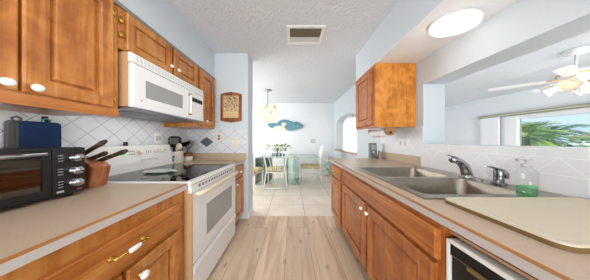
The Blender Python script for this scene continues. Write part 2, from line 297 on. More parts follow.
# living room
w = MB(); w.box(6.3, 6.4, -1.7, .9, 0, CZ); w.box(6.3, 6.4, 3.955, 6.5, 0, CZ); w.box(6.3, 6.4, .9, 3.955, 0, .85); w.box(6.3, 6.4, .9, 3.955, 1.84, CZ)
struct(w.build('wall_living_far', 'wallw'))
w = MB(); w.box(XR2, 1.9, 6.5, 6.6, 0, CZ); w.box(3.9, 6.4, 6.5, 6.6, 0, CZ); w.box(1.9, 3.9, 6.5, 6.6, 0, .3); w.box(1.9, 3.9, 6.5, 6.6, 2.3, CZ); struct(w.build('wall_living_end', 'wallw'))
wn = struct(bpy.data.objects.new('window_3', None)); C.objects.link(wn); WLOC['window_3'] = Vector()  # added end window, put in to brighten what shows through the arch
m = MB(); m.box(1.9, 1.96, 6.5, 6.58, .3, 2.3); m.box(3.84, 3.9, 6.5, 6.58, .3, 2.3); m.box(1.96, 3.84, 6.5, 6.58, .3, .36); m.box(1.96, 3.84, 6.5, 6.58, 2.24, 2.3); m.build('window_frame', 'trimw', wn)
bx('pane', 'glass', wn, 1.96, 3.84, 6.55, 6.555, .36, 2.24)
struct(MB().box(XR2, 6.4, -1.8, -1.7, 0, CZ).build('wall_living_near', 'wallw'))
wn = struct(bpy.data.objects.new('window_1', None)); C.objects.link(wn); WLOC['window_1'] = Vector()
m = MB(); m.box(6.26, 6.4, 3.90, 4.12, .80, 1.90, .005); m.box(6.22, 6.27, 4.22, 4.62, .1, 1.95, .01)
m.box(6.28, 6.4, .9, 3.9, 1.80, 1.90); m.box(6.28, 6.4, .9, 3.9, .80, .88); m.box(6.3, 6.38, .85, .93, .88, 1.8); m.build('window_frame', 'trimw', wn)
bx('pane', 'glass', wn, 6.345, 6.35, .93, 3.9, .88, 1.80)

# ------------------------------------------------------------------ cabinet builders
def loftdoor(name, mat, parent, x, sgn, y0, y1, z0, z1, rail=.07, th=.024, panel=True):
    """door or drawer front facing +x (sgn 1) or -x (sgn -1); x is the cabinet face"""
    prof = [(0, 0), (0, th-.005), (.006, th)]
    if panel: prof += [(rail-.014, th), (rail-.006, th-.003), (rail, th-.004), (rail+.002, th-.021), (rail+.009, th-.021), (rail+.020, th-.007), (rail+.024, th-.006)]
    else: prof += [(.012, th)]
    rr = []
    for i, h in prof: rr.append([(x+sgn*h, a, b) for a, b in ((y0+i, z0+i), (y1-i, z0+i), (y1-i, z1-i), (y0+i, z1-i))])
    return MB().rings(rr, smooth=False).build(name, mat, parent)
def knob(parent, x, sgn, y, z, k='porc', s=1.0):
    kb = MB().lathe([(.009*s, 0), (.007*s, .006*s), (.006*s, .014*s)], (x, y, z), 12, axis='X') if sgn > 0 else MB().lathe([(.009*s, 0), (.007*s, -.006*s), (.006*s, -.014*s)], (x, y, z), 12, axis='X')
    st = kb.build('knob_base', 'brass', parent)
    h = [(.006, .013), (.012, .017), (.0155, .025), (.0135, .033), (.007, .037), (.001, .038)]
    return MB().lathe([(r*s, sgn*q*s) for r, q in h], (x, y, z), 14, axis='X').build('knob', k, parent)
def hinge(parent, x, y, z):
    m = MB().tube([(x, y, z-.022), (x, y, z+.022)], .006, 8); m.box(x-.012, x, y-.01, y+.014, z-.018, z+.018, .001); return m.build('hinge', 'brass', parent)
def pull(parent, x, sgn, y0, y1, z):
    m = MB(); d = .028*sgn
    for y in (y0, y1):
        m.lathe([(.013, 0), (.011, .5*d/2), (.006, d*.6), (.008, d), (.001, d*1.25)], (x, y, z), 12, axis='X')
    m.tube([(x+d, y0, z), (x+d*1.15, y0+(y1-y0)*.3, z), (x+d*1.15, y1-(y1-y0)*.3, z), (x+d, y1, z)], [.005, .0065, .0065, .005], 8)
    o = m.build('handle', 'brass', parent); c = (y0+y1)/2; q = (y1-y0)*.2
    MB().tube([(x+d*1.15, c-q, z), (x+d*1.2, c-q*.8, z), (x+d*1.25, c, z), (x+d*1.2, c+q*.8, z), (x+d*1.15, c+q, z)], [.007, .0105, .0115, .0105, .007], 12).build('grip', 'porc', o)
    return o

# upper cabinets on the hob side
def upper(name, y0, y1, z0, z1, label, v='ov', x0=XL+.009, x1=-1.2, sgn=1):
    t = thing(name, ((x0+x1)/2, (y0+y1)/2, z0), label, 'cabinet', 'upper kitchen cabinets')
    m = MB(); m.box(min(x0, x1), max(x0, x1)-.0 , y0, y1, z0+.012, z1, .001); m.build('body', v, t); return t
t = upper('wall_cabinet', .20, .965, 1.375, 2.145, 'large honey maple wall cabinet with two tall doors above the toaster oven')
bx('face_frame', 'oh', t, -1.2, -1.195, .20, .965, 1.375, 1.425)
d1 = loftdoor('door', 'ov', t, -1.198, 1, .285, .603, 1.433, 2.135); knob(d1, -1.178, 1, .566, 1.455, s=1.15)
d2 = loftdoor('door', 'ov', t, -1.198, 1, .611, .925, 1.433, 2.135); knob(d2, -1.178, 1, .633, 1.455, s=1.15); hinge(d2, -1.186, .930, 1.49); hinge(d2, -1.186, .930, 2.07)
t = upper('wall_cabinet', .967, 1.768, 1.845, 2.145, 'low honey maple wall cabinet with two short doors over the microwave')
d1 = loftdoor('door', 'ov', t, -1.198, 1, 1.0, 1.375, 1.865, 2.135, rail=.055); knob(d1, -1.178, 1, 1.345, 1.93); hinge(d1, -1.184, .972, 1.955); hinge(d1, -1.184, .972, 2.055)
d2 = loftdoor('door', 'ov', t, -1.198, 1, 1.40, 1.745, 1.865, 2.135, rail=.055); knob(d2, -1.178, 1, 1.43, 1.93)
t = upper('wall_cabinet', 1.77, 2.16, 1.375, 2.145, 'narrow honey maple wall cabinet with one tall door between microwave and end wall')
d1 = loftdoor('door', 'ov', t, -1.198, 1, 1.80, 2.13, 1.42, 2.135); knob(d1, -1.178, 1, 1.905, 1.475)
# upper cabinet on the sink side
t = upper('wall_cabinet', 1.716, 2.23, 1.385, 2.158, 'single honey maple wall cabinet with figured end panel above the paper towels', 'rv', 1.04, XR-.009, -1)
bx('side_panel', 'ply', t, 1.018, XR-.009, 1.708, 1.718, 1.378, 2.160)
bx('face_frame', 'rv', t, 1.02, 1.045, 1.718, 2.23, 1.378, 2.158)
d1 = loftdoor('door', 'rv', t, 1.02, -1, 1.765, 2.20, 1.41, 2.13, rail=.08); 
# base cabinets, hob side
def base(name, x0, x1, xt, y0, y1, label, v, h):
    t = thing(name, ((x0+x1)/2, (y0+y1)/2, 0), label, 'cabinet', 'base kitchen cabinets')
    MB().box(x0, x1, y0, y1, .10, .874, .001).build('body', v, t)
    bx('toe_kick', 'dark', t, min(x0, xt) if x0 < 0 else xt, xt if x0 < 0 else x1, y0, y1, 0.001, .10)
    return t
t = base('base_cabinet', XL+.009, -.76, -.83, .25, .982, 'honey maple base cabinet with wide drawer below the toaster oven worktop', 'ov', 'oh')
dr = loftdoor('drawer', 'oh', t, -.76, 1, .30, .925, .655, .805, panel=False); pull(dr, -.740, 1, .570, .692, .735)
d1 = loftdoor('door', 'ov', t, -.76, 1, .628, .925, .13, .63, rail=.065); knob(d1, -.740, 1, .675, .572, s=1.25)
d2 = loftdoor('door', 'ov', t, -.76, 1, .30, .612, .13, .63, rail=.065); knob(d2, -.740, 1, .585, .572, s=1.25)
t = base('base_cabinet', XL+.009, -.76, -.83, 1.765, 2.16, 'narrow honey maple base cabinet between the white range and end wall', 'ov', 'oh')
dr = loftdoor('drawer', 'oh', t, -.76, 1, 1.79, 2.13, .70, .845, panel=False); knob(dr, -.74, 1, 1.96, .775)
d1 = loftdoor('door', 'ov', t, -.76, 1, 1.79, 2.13, .13, .68, rail=.065); knob(d1, -.74, 1, 1.84, .63)
# base cabinets, sink side
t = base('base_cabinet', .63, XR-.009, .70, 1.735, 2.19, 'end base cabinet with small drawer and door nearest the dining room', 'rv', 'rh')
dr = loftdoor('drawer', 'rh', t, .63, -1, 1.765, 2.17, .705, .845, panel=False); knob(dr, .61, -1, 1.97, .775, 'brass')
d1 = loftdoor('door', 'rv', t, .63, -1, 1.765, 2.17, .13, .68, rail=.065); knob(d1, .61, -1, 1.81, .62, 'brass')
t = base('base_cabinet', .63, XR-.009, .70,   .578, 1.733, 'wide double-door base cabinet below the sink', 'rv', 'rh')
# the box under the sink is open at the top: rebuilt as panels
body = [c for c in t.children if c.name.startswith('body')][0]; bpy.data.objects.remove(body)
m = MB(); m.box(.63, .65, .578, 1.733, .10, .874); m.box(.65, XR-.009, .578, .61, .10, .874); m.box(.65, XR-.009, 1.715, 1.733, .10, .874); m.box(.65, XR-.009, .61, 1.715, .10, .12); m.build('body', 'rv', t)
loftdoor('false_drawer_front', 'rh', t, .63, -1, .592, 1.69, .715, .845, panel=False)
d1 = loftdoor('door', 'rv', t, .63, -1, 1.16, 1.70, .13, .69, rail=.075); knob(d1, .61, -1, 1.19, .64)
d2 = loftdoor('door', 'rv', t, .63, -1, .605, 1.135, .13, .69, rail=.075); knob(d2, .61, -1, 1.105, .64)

# worktops
def counter(loc, label): return thing('countertop', loc, label, 'countertop')
t = counter((-1.18, .3, .874), 'beige laminate worktop with wood edge strip carrying the toaster oven')
MB().box(XL+.009, -.739, -.4, .983, .875, .915, .002).build('slab', 'lam', t)
bx('front_edge', 'lamedge', t, -.739, -.737, -.4, .983, .875, .9055); bx('edge_strip', 'strip', t, -.742, -.7365, -.4, .983, .9055, .9153)
t = counter((-1.18, 1.96, .874), 'short beige laminate worktop with utensil crocks beyond the range')
MB().box(XL+.009, -.739, 1.762, 2.16, .875, .915, .002).build('slab', 'lam', t)
bx('front_edge', 'lamedge', t, -.739, -.737, 1.762, 2.16, .875, .9055); bx('edge_strip', 'strip', t, -.742, -.7365, 1.762, 2.16, .9055, .9153)
MB().box(XL+.009, -.70, 2.145, 2.162, .915, 1.02, .003).build('backsplash', 'lam', t)
t = counter((1.06, .9, .874), 'long beige laminate worktop holding the sink and cutting board')
m = MB(); m.box(.612, .70, -.4, 2.30, .875, .915); m.box(1.44, XR-.009, -.4, 2.40, .875, .915); m.box(.70, 1.44, -.4, .735, .875, .915); m.box(.70, 1.44, 1.53, 2.34, .875, .915)
m.build('slab', 'lam', t)
bx('front_edge', 'lamedge', t, .610, .612, -.4, 2.30, .875, .9055); bx('edge_strip', 'strip', t, .6095, .615, -.4, 2.30, .9055, .9153)
MB().box(XR-.028, XR-.009, 1.65, 2.38, .915, 1.025, .003).build('backsplash', 'lam', t)

# ------------------------------------------------------------------ sink
def rrect(x0, x1, y0, y1, r, z, n=8):
    P = []
    for cx, cy, a0 in ((x1-r, y1-r, 0), (x0+r, y1-r, PI/2), (x0+r, y0+r, PI), (x1-r, y0+r, 1.5*PI)):
        for i in range(n+1): a = a0+PI/2*i/n; P.append((cx+r*math.cos(a), cy+r*math.sin(a), z))
    return P
def rcell(x0, x1, y0, y1, X0, X1, Y0_, Y1_, r, z, n=8):
    P = []
    for q, (x, y, a) in enumerate(((X1, Y1_, 0), (X0, Y1_, 1), (X0, Y0_, 2), (X1, Y0_, 3))):
        ref = rrect(x0, x1, y0, y1, r, z, n)[q*(n+1):(q+1)*(n+1)]
        for i, p in enumerate(ref):
            first = i <= n//2
            if i == n//2: P.append((x, y, z)); continue
            vert = (first and q in (0, 2)) or (not first and q in (1, 3))
            P.append((x, p[1], z) if vert else (p[0], y, z))
    return P
t = thing('kitchen_sink', (1.07, 1.13, .915), 'stainless steel double-bowl sink set into the beige worktop', 'sink')
m = MB(); m.box(.682, .69, .717, 1.548, .9153, .9215); m.box(1.452, 1.46, .717, 1.548, .9153, .9215); m.box(.69, 1.452, .717, .722, .9153, .9215); m.box(.69, 1.452, 1.543, 1.548, .9153, .9215)
for (y0, y1, Y_0, Y_1) in ((.768, 1.095, .717, 1.115), (1.135, 1.515, 1.115, 1.548)):
    m.rings([rcell(.725, 1.315, y0, y1, .682, 1.46, Y_0, Y_1, .05, .922), rrect(.725, 1.315, y0, y1, .05, .922)], False, False, smooth=False)
m.build('rim', 'steel', t)
for (y0, y1) in ((.768, 1.095), (1.135, 1.515)):
    m = MB(); m.rings([rrect(.725, 1.315, y0, y1, .05, .922), rrect(.729, 1.311, y0+.004, y1-.004, .05, .915), rrect(.735, 1.305, y0+.01, y1-.01, .055, .80), rrect(.75, 1.29, y0+.025, y1-.025, .06, .765), rrect(.79, 1.25, y0+.06, y1-.06, .06, .755)], False, True)
    b = m.build('basin', 'steel', t)
    MB().lathe([(.055, .756), (.05, .758), (.03, .757), (.02, .7565)], ((1.02), (y0+y1)/2, 0), 20).build('drain', 'darkchrome', b)
# faucets
t = thing('kitchen_faucet', (1.40, 1.12, .922), 'chrome faucet with lifted lever leaning over the sink divider', 'faucet')
MB().lathe([(.045, 0), (.043, .008), (.034, .016), (.030, .03)], (1.40, 1.12, .922), 20).build('base', 'chrome', t)
MB().tube([(1.40, 1.12, .94), (1.39, 1.12, .98), (1.365, 1.115, 1.02), (1.325, 1.11, 1.05), (1.275, 1.105, 1.064), (1.255, 1.105, 1.056)], [.032, .031, .029, .026, .022, .018], 14).build('spout', 'chrome', t)
MB().tube([(1.33, 1.115, 1.065), (1.29, 1.11, 1.085), (1.235, 1.105, 1.10)], [.016, .010, .008], 10, flat=.6).build('lever', 'darkchrome', t)
t = thing('water_tap', (1.41, .955, .922), 'small chrome tap with side lever between faucet and soap bottle', 'faucet')
MB().lathe([(.036, 0), (.034, .006), (.024, .012), (.021, .05), (.023, .085), (.018, .10), (.004, .105)], (1.41, .955, .922), 18).build('base', 'darkchrome', t)
MB().tube([(1.415, .955, .985), (1.44, .953, 1.005), (1.452, .952, .99), (1.456, .952, .96)], [.016, .017, .016, .013], 10).build('spout', 'chrome', t)
MB().tube([(1.41, .955, 1.02), (1.37, .957, 1.034), (1.325, .958, 1.040)], [.013, .010, .008], 10, flat=.6).build('lever', 'darkchrome', t)
tag(MB().lathe([(.028, 0), (.027, .006), (.012, .009), (.001, .0095)], (1.385, 1.045, .922), 16).build('hole_cover', 'chrome', origin=(1.385, 1.045, .922)), 'small round chrome cover on sink deck between the two taps', 'cover')
tag(MB().lathe([(.04, 0), (.04, .006), (.03, .01), (.01, .012), (.001, .012)], (1.462, .69, .9155), 18, sx=1.1).build('sink_stopper', 'midgrey', origin=(1.462, .69, .915)), 'flat grey sink stopper lying against the tile beside cutting board', 'stopper')
# cutting board
t = thing('cutting_board', (1.07, .53, .9155), 'large cream cutting board with rounded corners on the worktop by the sink', 'cutting board')
def slab(z0, z1, i, r): return [rrect(.742+i, 1.42-i, .375+i, .70-i, r-i, z0), rrect(.742+i, 1.42-i, .375+i, .70-i, r-i, z1)]
MB().rings(slab(.9155, .930, 0, .035), smooth=False).build('rim', 'boardedge', t)
m = MB(); a = lambda i, z: rrect(.742+i, 1.42-i, .375+i, .70-i, .035-i*.5, z)
m.rings([a(.0005, .930), a(.003, .9355), a(.016, .9355), a(.019, .933), a(.024, .933), a(.027, .9355)], False, True, smooth=False); m.build('surface', 'board', t)
# soap
t = thing('soap_bottle', (1.245, .728, .922), 'clear pump bottle of green dish soap standing by the cutting board', 'soap bottle')
SX = 1.35
MB().lathe([(.036, 0.001), (.038, .004), (.038, .125), (.034, .138), (.018, .148), (.016, .158)], (1.245, .742, .922), 24, SX, .62).build('bottle', 'clearplastic', t)
MB().lathe([(.033, .003), (.0355, .006), (.0355, .055)], (1.245, .742, .922), 24, SX, .60).build('liquid', 'soap', t)
m = MB(); m.lathe([(.018, .156), (.018, .170), (.007, .173), (.006, .19), (.020, .193), (.021, .206), (.015, .21)], (1.245, .742, .922), 16, SX, .8); m.tube([(1.235, .742, 1.122), (1.20, .742, 1.122), (1.19, .742, 1.115)], .007, 8)
m.build('pump', 'ltgrey', t)
# ------------------------------------------------------------------ dishwasher
t = thing('dishwasher', (1.0, .29, 0), 'black dishwasher with white frame under the sink-side worktop', 'dishwasher')
bx('body', 'dark', t, .67, 1.48, .0, .574, .05, .862)
bx('door', 'black', t, .640, .67, .015, .560, .13, .762)
cp = bx('control_panel', 'black', t, .634, .67, .015, .560, .764, .810)
m = MB(); m.box(.630, .67, .562, .573, .12, .820, .002); m.box(.626, .67, .0, .560, .810, .827, .004); m.build('frame', 'white', t)
bx('trim_strip', 'boardedge', t, .6325, .64, .015, .560, .7625, .7655)
bx('top_strip', 'almond', t, .65, .67, .0, .574, .838, .848)
MB().box(.622, .636, .43, .50, .754, .768, .003).build('latch', 'boardedge', t)
for i, y in enumerate((.33, .29, .25)): MB().box(.632, .635, y, y+.022, .780, .796, .001).build('button', 'ltgrey', cp)
MB().lathe([(.030, 0), (.027, -.018), (.001, -.02)], (.640, .385, .68), 20, axis='X').build('dial', 'black', t)
MB().box(.639, .641, .43, .50, .715, .720).build('marking', 'ltgrey', t)

# ------------------------------------------------------------------ range
RY0, RY1 = .988, 1.758
t = thing('electric_range', (-1.17, 1.37, 0), 'white freestanding electric range with black glass cooktop and raised control panel', 'stove')
MB().box(-1.61, -.735, RY0+.002, RY1-.002, .04, .895, .003).build('body', 'almond', t)
m = MB(); m.box(-1.60, -.715, RY0, RY1, .895, .921, .006); m.build('cooktop_frame', 'white', t)
ck = bx('cooktop', 'blackglass', t, -1.50, -.765, RY0+.028, RY1-.028, .9205, .9235)
for (x, y, r) in ((-1.32, 1.20, .10), (-.95, 1.20, .12), (-1.32, 1.56, .12), (-.95, 1.56, .10)):
    m = MB(); a = []
    for k, rr_ in enumerate((r, r-.006)): a.append([(x+rr_*1.25*math.cos(2*PI*i/36), y+rr_*math.sin(2*PI*i/36), .9237) for i in range(36)])
    m.rings(a, False, False); m.build('burner_ring', 'midgrey', ck)
# door
d = MB().box(-.735, -.708, RY0+.008, RY1-.006, .325, .835, .006).build('oven_door', 'white', t)
bx('side_trim', 'almond', t, -.735, -.706, RY0, RY0+.008, .05, .835)
MB().box(-.7085, -.7065, 1.16, 1.645, .435, .692, .0008).build('window', 'greyglass', d)
m = MB(); m.tube([(-.70, RY0+.03, .826), (-.668, RY0+.045, .828), (-.660, RY0+.09, .829), (-.656, 1.37, .829), (-.660, RY1-.09, .829), (-.668, RY1-.045, .828), (-.70, RY1-.03, .826)], [.012, .014, .015, .015, .015, .014, .012], 10, flat=1.2); m.build('handle', 'cream', d)
vp = bx('vent_panel', 'white', t, -.738, -.712, RY0+.004, RY1-.004, .84, .894)
for i in range(15): y = RY0+.08+i*.042; bx('vent_slot', 'vslot', vp, -.7135, -.711, y, y+.022, .862, .884)
bx('gap', 'dark', t, -.74, -.716, RY0+.01, RY1-.01, .893, .8965)
dw = MB().box(-.737, -.708, RY0+.008, RY1-.006, .055, .312, .006).build('storage_drawer', 'white', t)
MB().box(-.709, -.697, RY0+.012, RY1-.01, .255, .300, .006).build('pull_ledge', 'white', dw)
# control panel
m = MB(); m.prism([(-1.605, .915), (-1.50, .915), (-1.505, 1.0), (-1.535, 1.165), (-1.60, 1.165)], 'Y', RY0, RY1); bgd = m.build('control_panel', 'white', t)
def on_panel(f, y):  # point on sloped face: f 0..1 up
    return (-1.505-.03*f, y, 1.0+.165*f)
nrm = Vector((.165, 0, .03)).normalized()
def dial(y, f, r):
    p = Vector(on_panel(f, y)); q = MB(); q.lathe([(r*1.15, 0), (r*1.1, .004), (r, .006), (r*.9, .02), (r*.3, .022), (.001, .022)], (0, 0, 0), 18)
    q.xf(Matrix.Translation(p) @ nrm.to_track_quat('Z', 'Y').to_matrix().to_4x4()); return q.build('dial', 'cream', bgd)
for y in (1.395, 1.565, 1.645): dial(y, .60, .020)
q = MB(); 
def pface(mb, y0, y1, f0, f1, lift=.0012):
    a = [Vector(on_panel(f, y)) + nrm*l_ for l_ in (-.001, lift) for f, y in ((f0, y0), (f0, y1), (f1, y1), (f1, y0))]
    mb.rings([a[:4], a[4:]], smooth=False); return mb
pface(MB(), 1.215, 1.275, .50, .72).build('display', 'led', bgd)
m = MB()
for i in range(4):
    for j in range(2): pface(m, 1.305+i*.014, 1.313+i*.014, .48+j*.16, .55+j*.16)
for i in range(3): pface(m, 1.46+i*.022, 1.466+i*.022, .52, .66)
m.build('button_marks', 'midgrey', bgd)
m = MB(); m.tube([Vector(on_panel(.05, 1.40))+nrm*.004, Vector(on_panel(.18, 1.41))+nrm*.004, Vector(on_panel(.18, 1.55))+nrm*.004, Vector(on_panel(.05, 1.56))+nrm*.004], .005, 8); m.build('trim_loop', 'white', bgd)
# things on the range
tag(MB().lathe([(.016, 0), (.016, .03), (.011, .036), (.001, .037)], (-1.575, 1.325, 1.165), 14).build('bottle_stopper', 'black', origin=(-1.575, 1.325, 1.165)), 'tiny black stopper standing on top of the range control panel', 'stopper')
t = thing('spoon_rest', (-1.19, 1.28, .9237), 'white double spoon rest lying on the black cooktop', 'spoon rest')
m = MB()
m.lathe([(.03, .001), (.072, .004), (.098, .014), (.094, .016), (.068, .008), (.001, .006)], (-1.215, 1.29, .9237), 26, 1.3, .85, wob=lambda a, h: .06*math.cos(2*a)); m.build('dish', 'ltgrey', t)
m = MB(); m.tube([(-1.14, 1.27, .937), (-1.08, 1.26, .944), (-1.03, 1.255, .942)], [.012, .017, .010], 10, flat=.35); m.build('handle', 'ltgrey', t)

# ------------------------------------------------------------------ microwave
MY0, MY1, MX = .975, 1.762, -1.113
t = thing('microwave_oven', (-1.37, 1.37, 1.45), 'white over-range microwave with grey window mounted under the low cabinet', 'microwave')
MB().box(XL+.012, MX-.03, MY0, MY1, 1.458, 1.838, .003).build('body', 'almond', t)
MB().box(XL+.03, MX-.005, MY0+.01, MY1-.01, 1.440, 1.459, .004).build('hood_base', 'hood', t)
for y in (1.06, 1.47): bx('grease_filter', 'midgrey', t, -1.50, -1.22, y, y+.2, 1.437, 1.441)
d = MB().box(MX-.032, MX, MY0, 1.485, 1.452, 1.765, .008).build('door', 'white', t)
MB().box(MX-.002, MX+.0015, 1.065, 1.425, 1.54, 1.672, .0006).build('window', 'greyglass', d)
MB().lathe([(.008, 0), (.007, .002), (.001, .0022)], (MX, 1.035, 1.512), 14, axis='X').build('badge', 'ltgrey', d)
h = MB().tube([(MX+.004, 1.515, 1.50), (MX+.022, 1.515, 1.515), (MX+.022, 1.515, 1.70), (MX+.004, 1.515, 1.715)], .009, 10).build('handle', 'white', d)
for z in (1.50, 1.712): MB().lathe([(.014, 0), (.013, .012), (.010, .022), (.001, .024)], (MX, 1.515, z), 12, axis='X').build('handle_cap', 'brass', h)
c = MB().box(MX-.032, MX, 1.488, MY1, 1.452, 1.765, .008).build('control_panel', 'white', t)
MB().box(MX-.002, MX+.0015, 1.56, 1.735, 1.652, 1.70, .0006).build('display', 'black', c)
for i in range(4):
    for j in range(5): MB().box(MX-.001, MX+.0015, 1.575+i*.04, 1.602+i*.04, 1.485+j*.03, 1.503+j*.03, .0005).build('key', 'porc', c)
m = MB(); m.prism([(MX-.03, 1.768), (MX-.001, 1.768), (MX-.010, 1.836), (MX-.03, 1.836)], 'Y', MY0, MY1); g = m.build('vent_grille', 'white', t)
for i in range(26):
    m = MB(); y = MY0+.03+i*.0285; z0, z1 = 1.782, 1.826
    m.rings([[(MX-.0009-(z-1.768)*.1324+e, yy, z) for yy, z in ((y, z0), (y+.014, z0), (y+.014, z1), (y, z1))] for e in (-.001, .0006)], smooth=False).build('vent_slot', 'slotgrey', g)

# ------------------------------------------------------------------ toaster oven
TX, TY0, TY1 = -1.19, .36, .806
t = thing('toaster_oven', (-1.37, .58, .915), 'black countertop toaster oven with glass door and three chrome knobs', 'toaster oven')
m = MB(); m.box(-1.55, TX-.012, TY0, TY1, 1.165, 1.18, .004); m.box(-1.55, TX-.012, TY0, TY1, .932, .95, .003); m.box(-1.55, -1.53, TY0, TY1, .95, 1.165); m.box(-1.53, TX-.012, TY0, TY0+.015, .95, 1.165); m.box(-1.53, TX-.012, .70, TY1, .95, 1.165, .002)
m.build('body', 'black', t)
cp = MB().box(TX-.014, TX, .695, TY1, .932, 1.178, .004).build('control_panel', 'black', t)
for z in (1.125, 1.055, .99):
    MB().lathe([(.026, 0), (.025, .008), (.021, .012), (.0195, .026), (.015, .030), (.001, .031)], (TX, .768, z), 20, axis='X').build('knob', 'chrome', cp)
for z in (1.125, 1.055, .99):
    for k in (-1, 0, 1): bx('dial_mark', 'ltgrey', cp, TX-.001, TX+.0008, .712, .728, z+k*.014-.0015, z+k*.014+.0015)
bx('panel_mark', 'ltgrey', cp, TX-.001, TX+.0008, .708, .73, .948, .958)
MB().box(TX-.001, TX+.0008, .775, .795, .945, .953).build('warning_mark', 'red', cp)
m = MB(); m.box(TX-.014, TX, TY0, .693, 1.13, 1.168, .003); m.box(TX-.014, TX, TY0, .693, .945, .975, .003); m.box(TX-.014, TX, TY0, .40, .975, 1.13); m.box(TX-.014, TX, .668, .693, .975, 1.13)
d = m.build('door', 'black', t)
bx('pane', 'ovenglass', d, TX-.009, TX-.005, .40, .668, .975, 1.13)
m = MB(); m.tube([(TX+.028, TY0+.03, 1.150), (TX+.028, .66, 1.150)], .0115, 12)
for y in (TY0+.05, .645): m.tube([(TX-.002, y, 1.15), (TX+.028, y, 1.15)], .007, 8)
m.build('handle', 'chrome', d)
m = MB()
for i in range(7): x = -1.50+i*.045; m.tube([(x, TY0+.02, 1.04), (x, .695, 1.04)], .0025, 6)
for y in (TY0+.03, .69): m.tube([(-1.51, y, 1.04), (-1.215, y, 1.04)], .003, 6)
m.build('rack', 'steel', t)
bx('crumb_tray', 'darkchrome', t, -1.52, -1.22, TY0+.02, .695, .951, .956)
for x in (-1.52, TX-.04):
    for y in (TY0+.04, TY1-.035): MB().lathe([(.013, 0), (.016, .018)], (x, y, .9155), 12).build('foot', 'black', t)

# knife block and knives
kb = thing('knife_block', (-1.33, .92, .9155), 'reddish wooden knife block between toaster oven and range', 'knife block')
MB().prism([(-1.42, .9155), (-1.27, .9155), (-1.24, 1.045), (-1.27, 1.072), (-1.42, 1.115)], 'Y', .872, .962, .004).build('block', 'knifewood', kb)
for i, (bx_, by, bz, ex, ey, ez) in enumerate(((-1.385, .90, 1.105, -1.215, .915, 1.215), (-1.35, .93, 1.09, -1.25, .945, 1.135), (-1.30, .945, 1.08, -1.135, .962, 1.148))):
    k = thing('kitchen_knife', (bx_, by, bz), ['largest dark-handled knife standing highest in the knife block', 'short dark-handled knife low in the middle of knife block', 'brown-tipped knife reaching furthest towards the range from knife block', 'dark-handled knife at the back of the knife block', 'smallest knife at the front of the knife block'][i], 'knife', 'knives in the block')
    b = Vector((bx_, by, bz)); e = Vector((ex, ey, ez)); dd = (e-b)
    MB().tube([b-dd*.12, b, b+dd*.25, b+dd*.6, b+dd*.88, b+dd], [.007, .0105, .012, .011, .0135, .009], 10, flat=1.2).build('handle', 'handlew', k)
    for f in (.3, .55, .8): p = b+dd*f; MB().tube([p+Vector((0, -.0135, 0)), p+Vector((0, .0135, 0))], .003, 8).build('rivet', 'brass', k)
# pot holder and charcoal pad on the wall
hk = MB(); hk.box(XL+.008, XL+.014, .905, .93, 1.338, 1.374, .002); hk.tube([(XL+.012, .918, 1.345), (XL+.03, .918, 1.34), (XL+.04, .918, 1.35)], .004, 8)
tag(hk.build('wall_hook', 'black', origin=(XL+.008, .918, 1.35)), 'small black hook on the tiled wall above the toaster oven', 'hook')
def holder(name, mat, x, y0, y1, z0, z1, label, loop):
    t = thing(name, (x, (y0+y1)/2, z0), label, 'pot holder'); rr = []
    for e, i in ((0, .006), (.006, 0), (.012, 0), (.018, .006)): rr.append([(x+e, a, b) for a, b in [(p[0], p[1]) for p in rrect(y0+i, y1-i, z0+i, z1-i, .02, 0)]])
    MB().rings(rr).build('pad', mat, t)
    MB().tube([(x+.009, loop-.012, z1-.004), (x+.009, loop-.014, z1+.014), (x+.009, loop, z1+.024), (x+.009, loop+.014, z1+.014), (x+.009, loop+.012, z1-.004)], .004, 8).build('loop', 'teal' if mat == 'navy' else mat, t)
holder('pot_holder', 'navy', XL+.024, .822, .968, 1.10, 1.335, 'navy quilted pot holder hanging on the tile behind the toaster oven', .912)
holder('pot_holder', 'charcoal', XL+.0085, .785, .835, 1.12, 1.335, 'charcoal pad half hidden behind the navy pot holder', .82)  # charcoal pad behind the edge of the navy one

# ------------------------------------------------------------------ crocks and utensils
t = thing('utensil_crock', (-1.545, 1.875, .915), 'white ceramic crock with blue motif holding black utensils', 'crock')
MB().lathe([(.070, 0), (.078, .006), (.078, .135), (.082, .142), (.082, .155), (.074, .155), (.070, .14), (.068, .02), (.001, .015)], (-1.53, 1.885, .9155), 26, 1.12, 1).build('pot', 'ivory', t)
m = MB()
for dx, dz, s in ((-.015, .07, 1), (.005, .09, .7), (-.035, .085, .7), (.0, .05, .6)):
    y = 1.885 - .0795*math.sqrt(max(0, 1-((dx+.03)/(.0785*1.12))**2)); m.ball((-1.53+dx+.03, y, .9155+dz), .022*s, 1, .3, 1, 10)
m.build('motif', 'bluemark', t)
def utensil(name, mat, pts, r, label, head=None, group='utensils in the white crock'):
    t = thing(name, pts[0], label, 'utensil', group); MB().tube(pts, r, 8).build('handle', mat, t)
    if head: head(t)
    return t
def h_spat(t):
    c = Vector((-1.535, 1.87, 1.20)); m = MB(); rr = []
    for e in (-.004, .004): rr.append([(c.x+p[0], c.y+e, c.z+p[1]) for p in rrect(-.085, .095, -.075, .07, .055, 0)])
    m.rings(rr, smooth=False); o = m.build('blade', 'black', t)
    m = MB()
    for k in range(-2, 3): m.box(c.x+k*.025-.006, c.x+k*.025+.006, c.y-.0052, c.y-.0042, c.z-.035, c.z+.045)
    m.build('slots', 'midgrey', o)
utensil('slotted_turner', 'black', [(-1.52, 1.885, .94), (-1.53, 1.875, 1.07), (-1.535, 1.87, 1.14)], .008, 'black slotted turner standing upright in the white crock', h_spat)
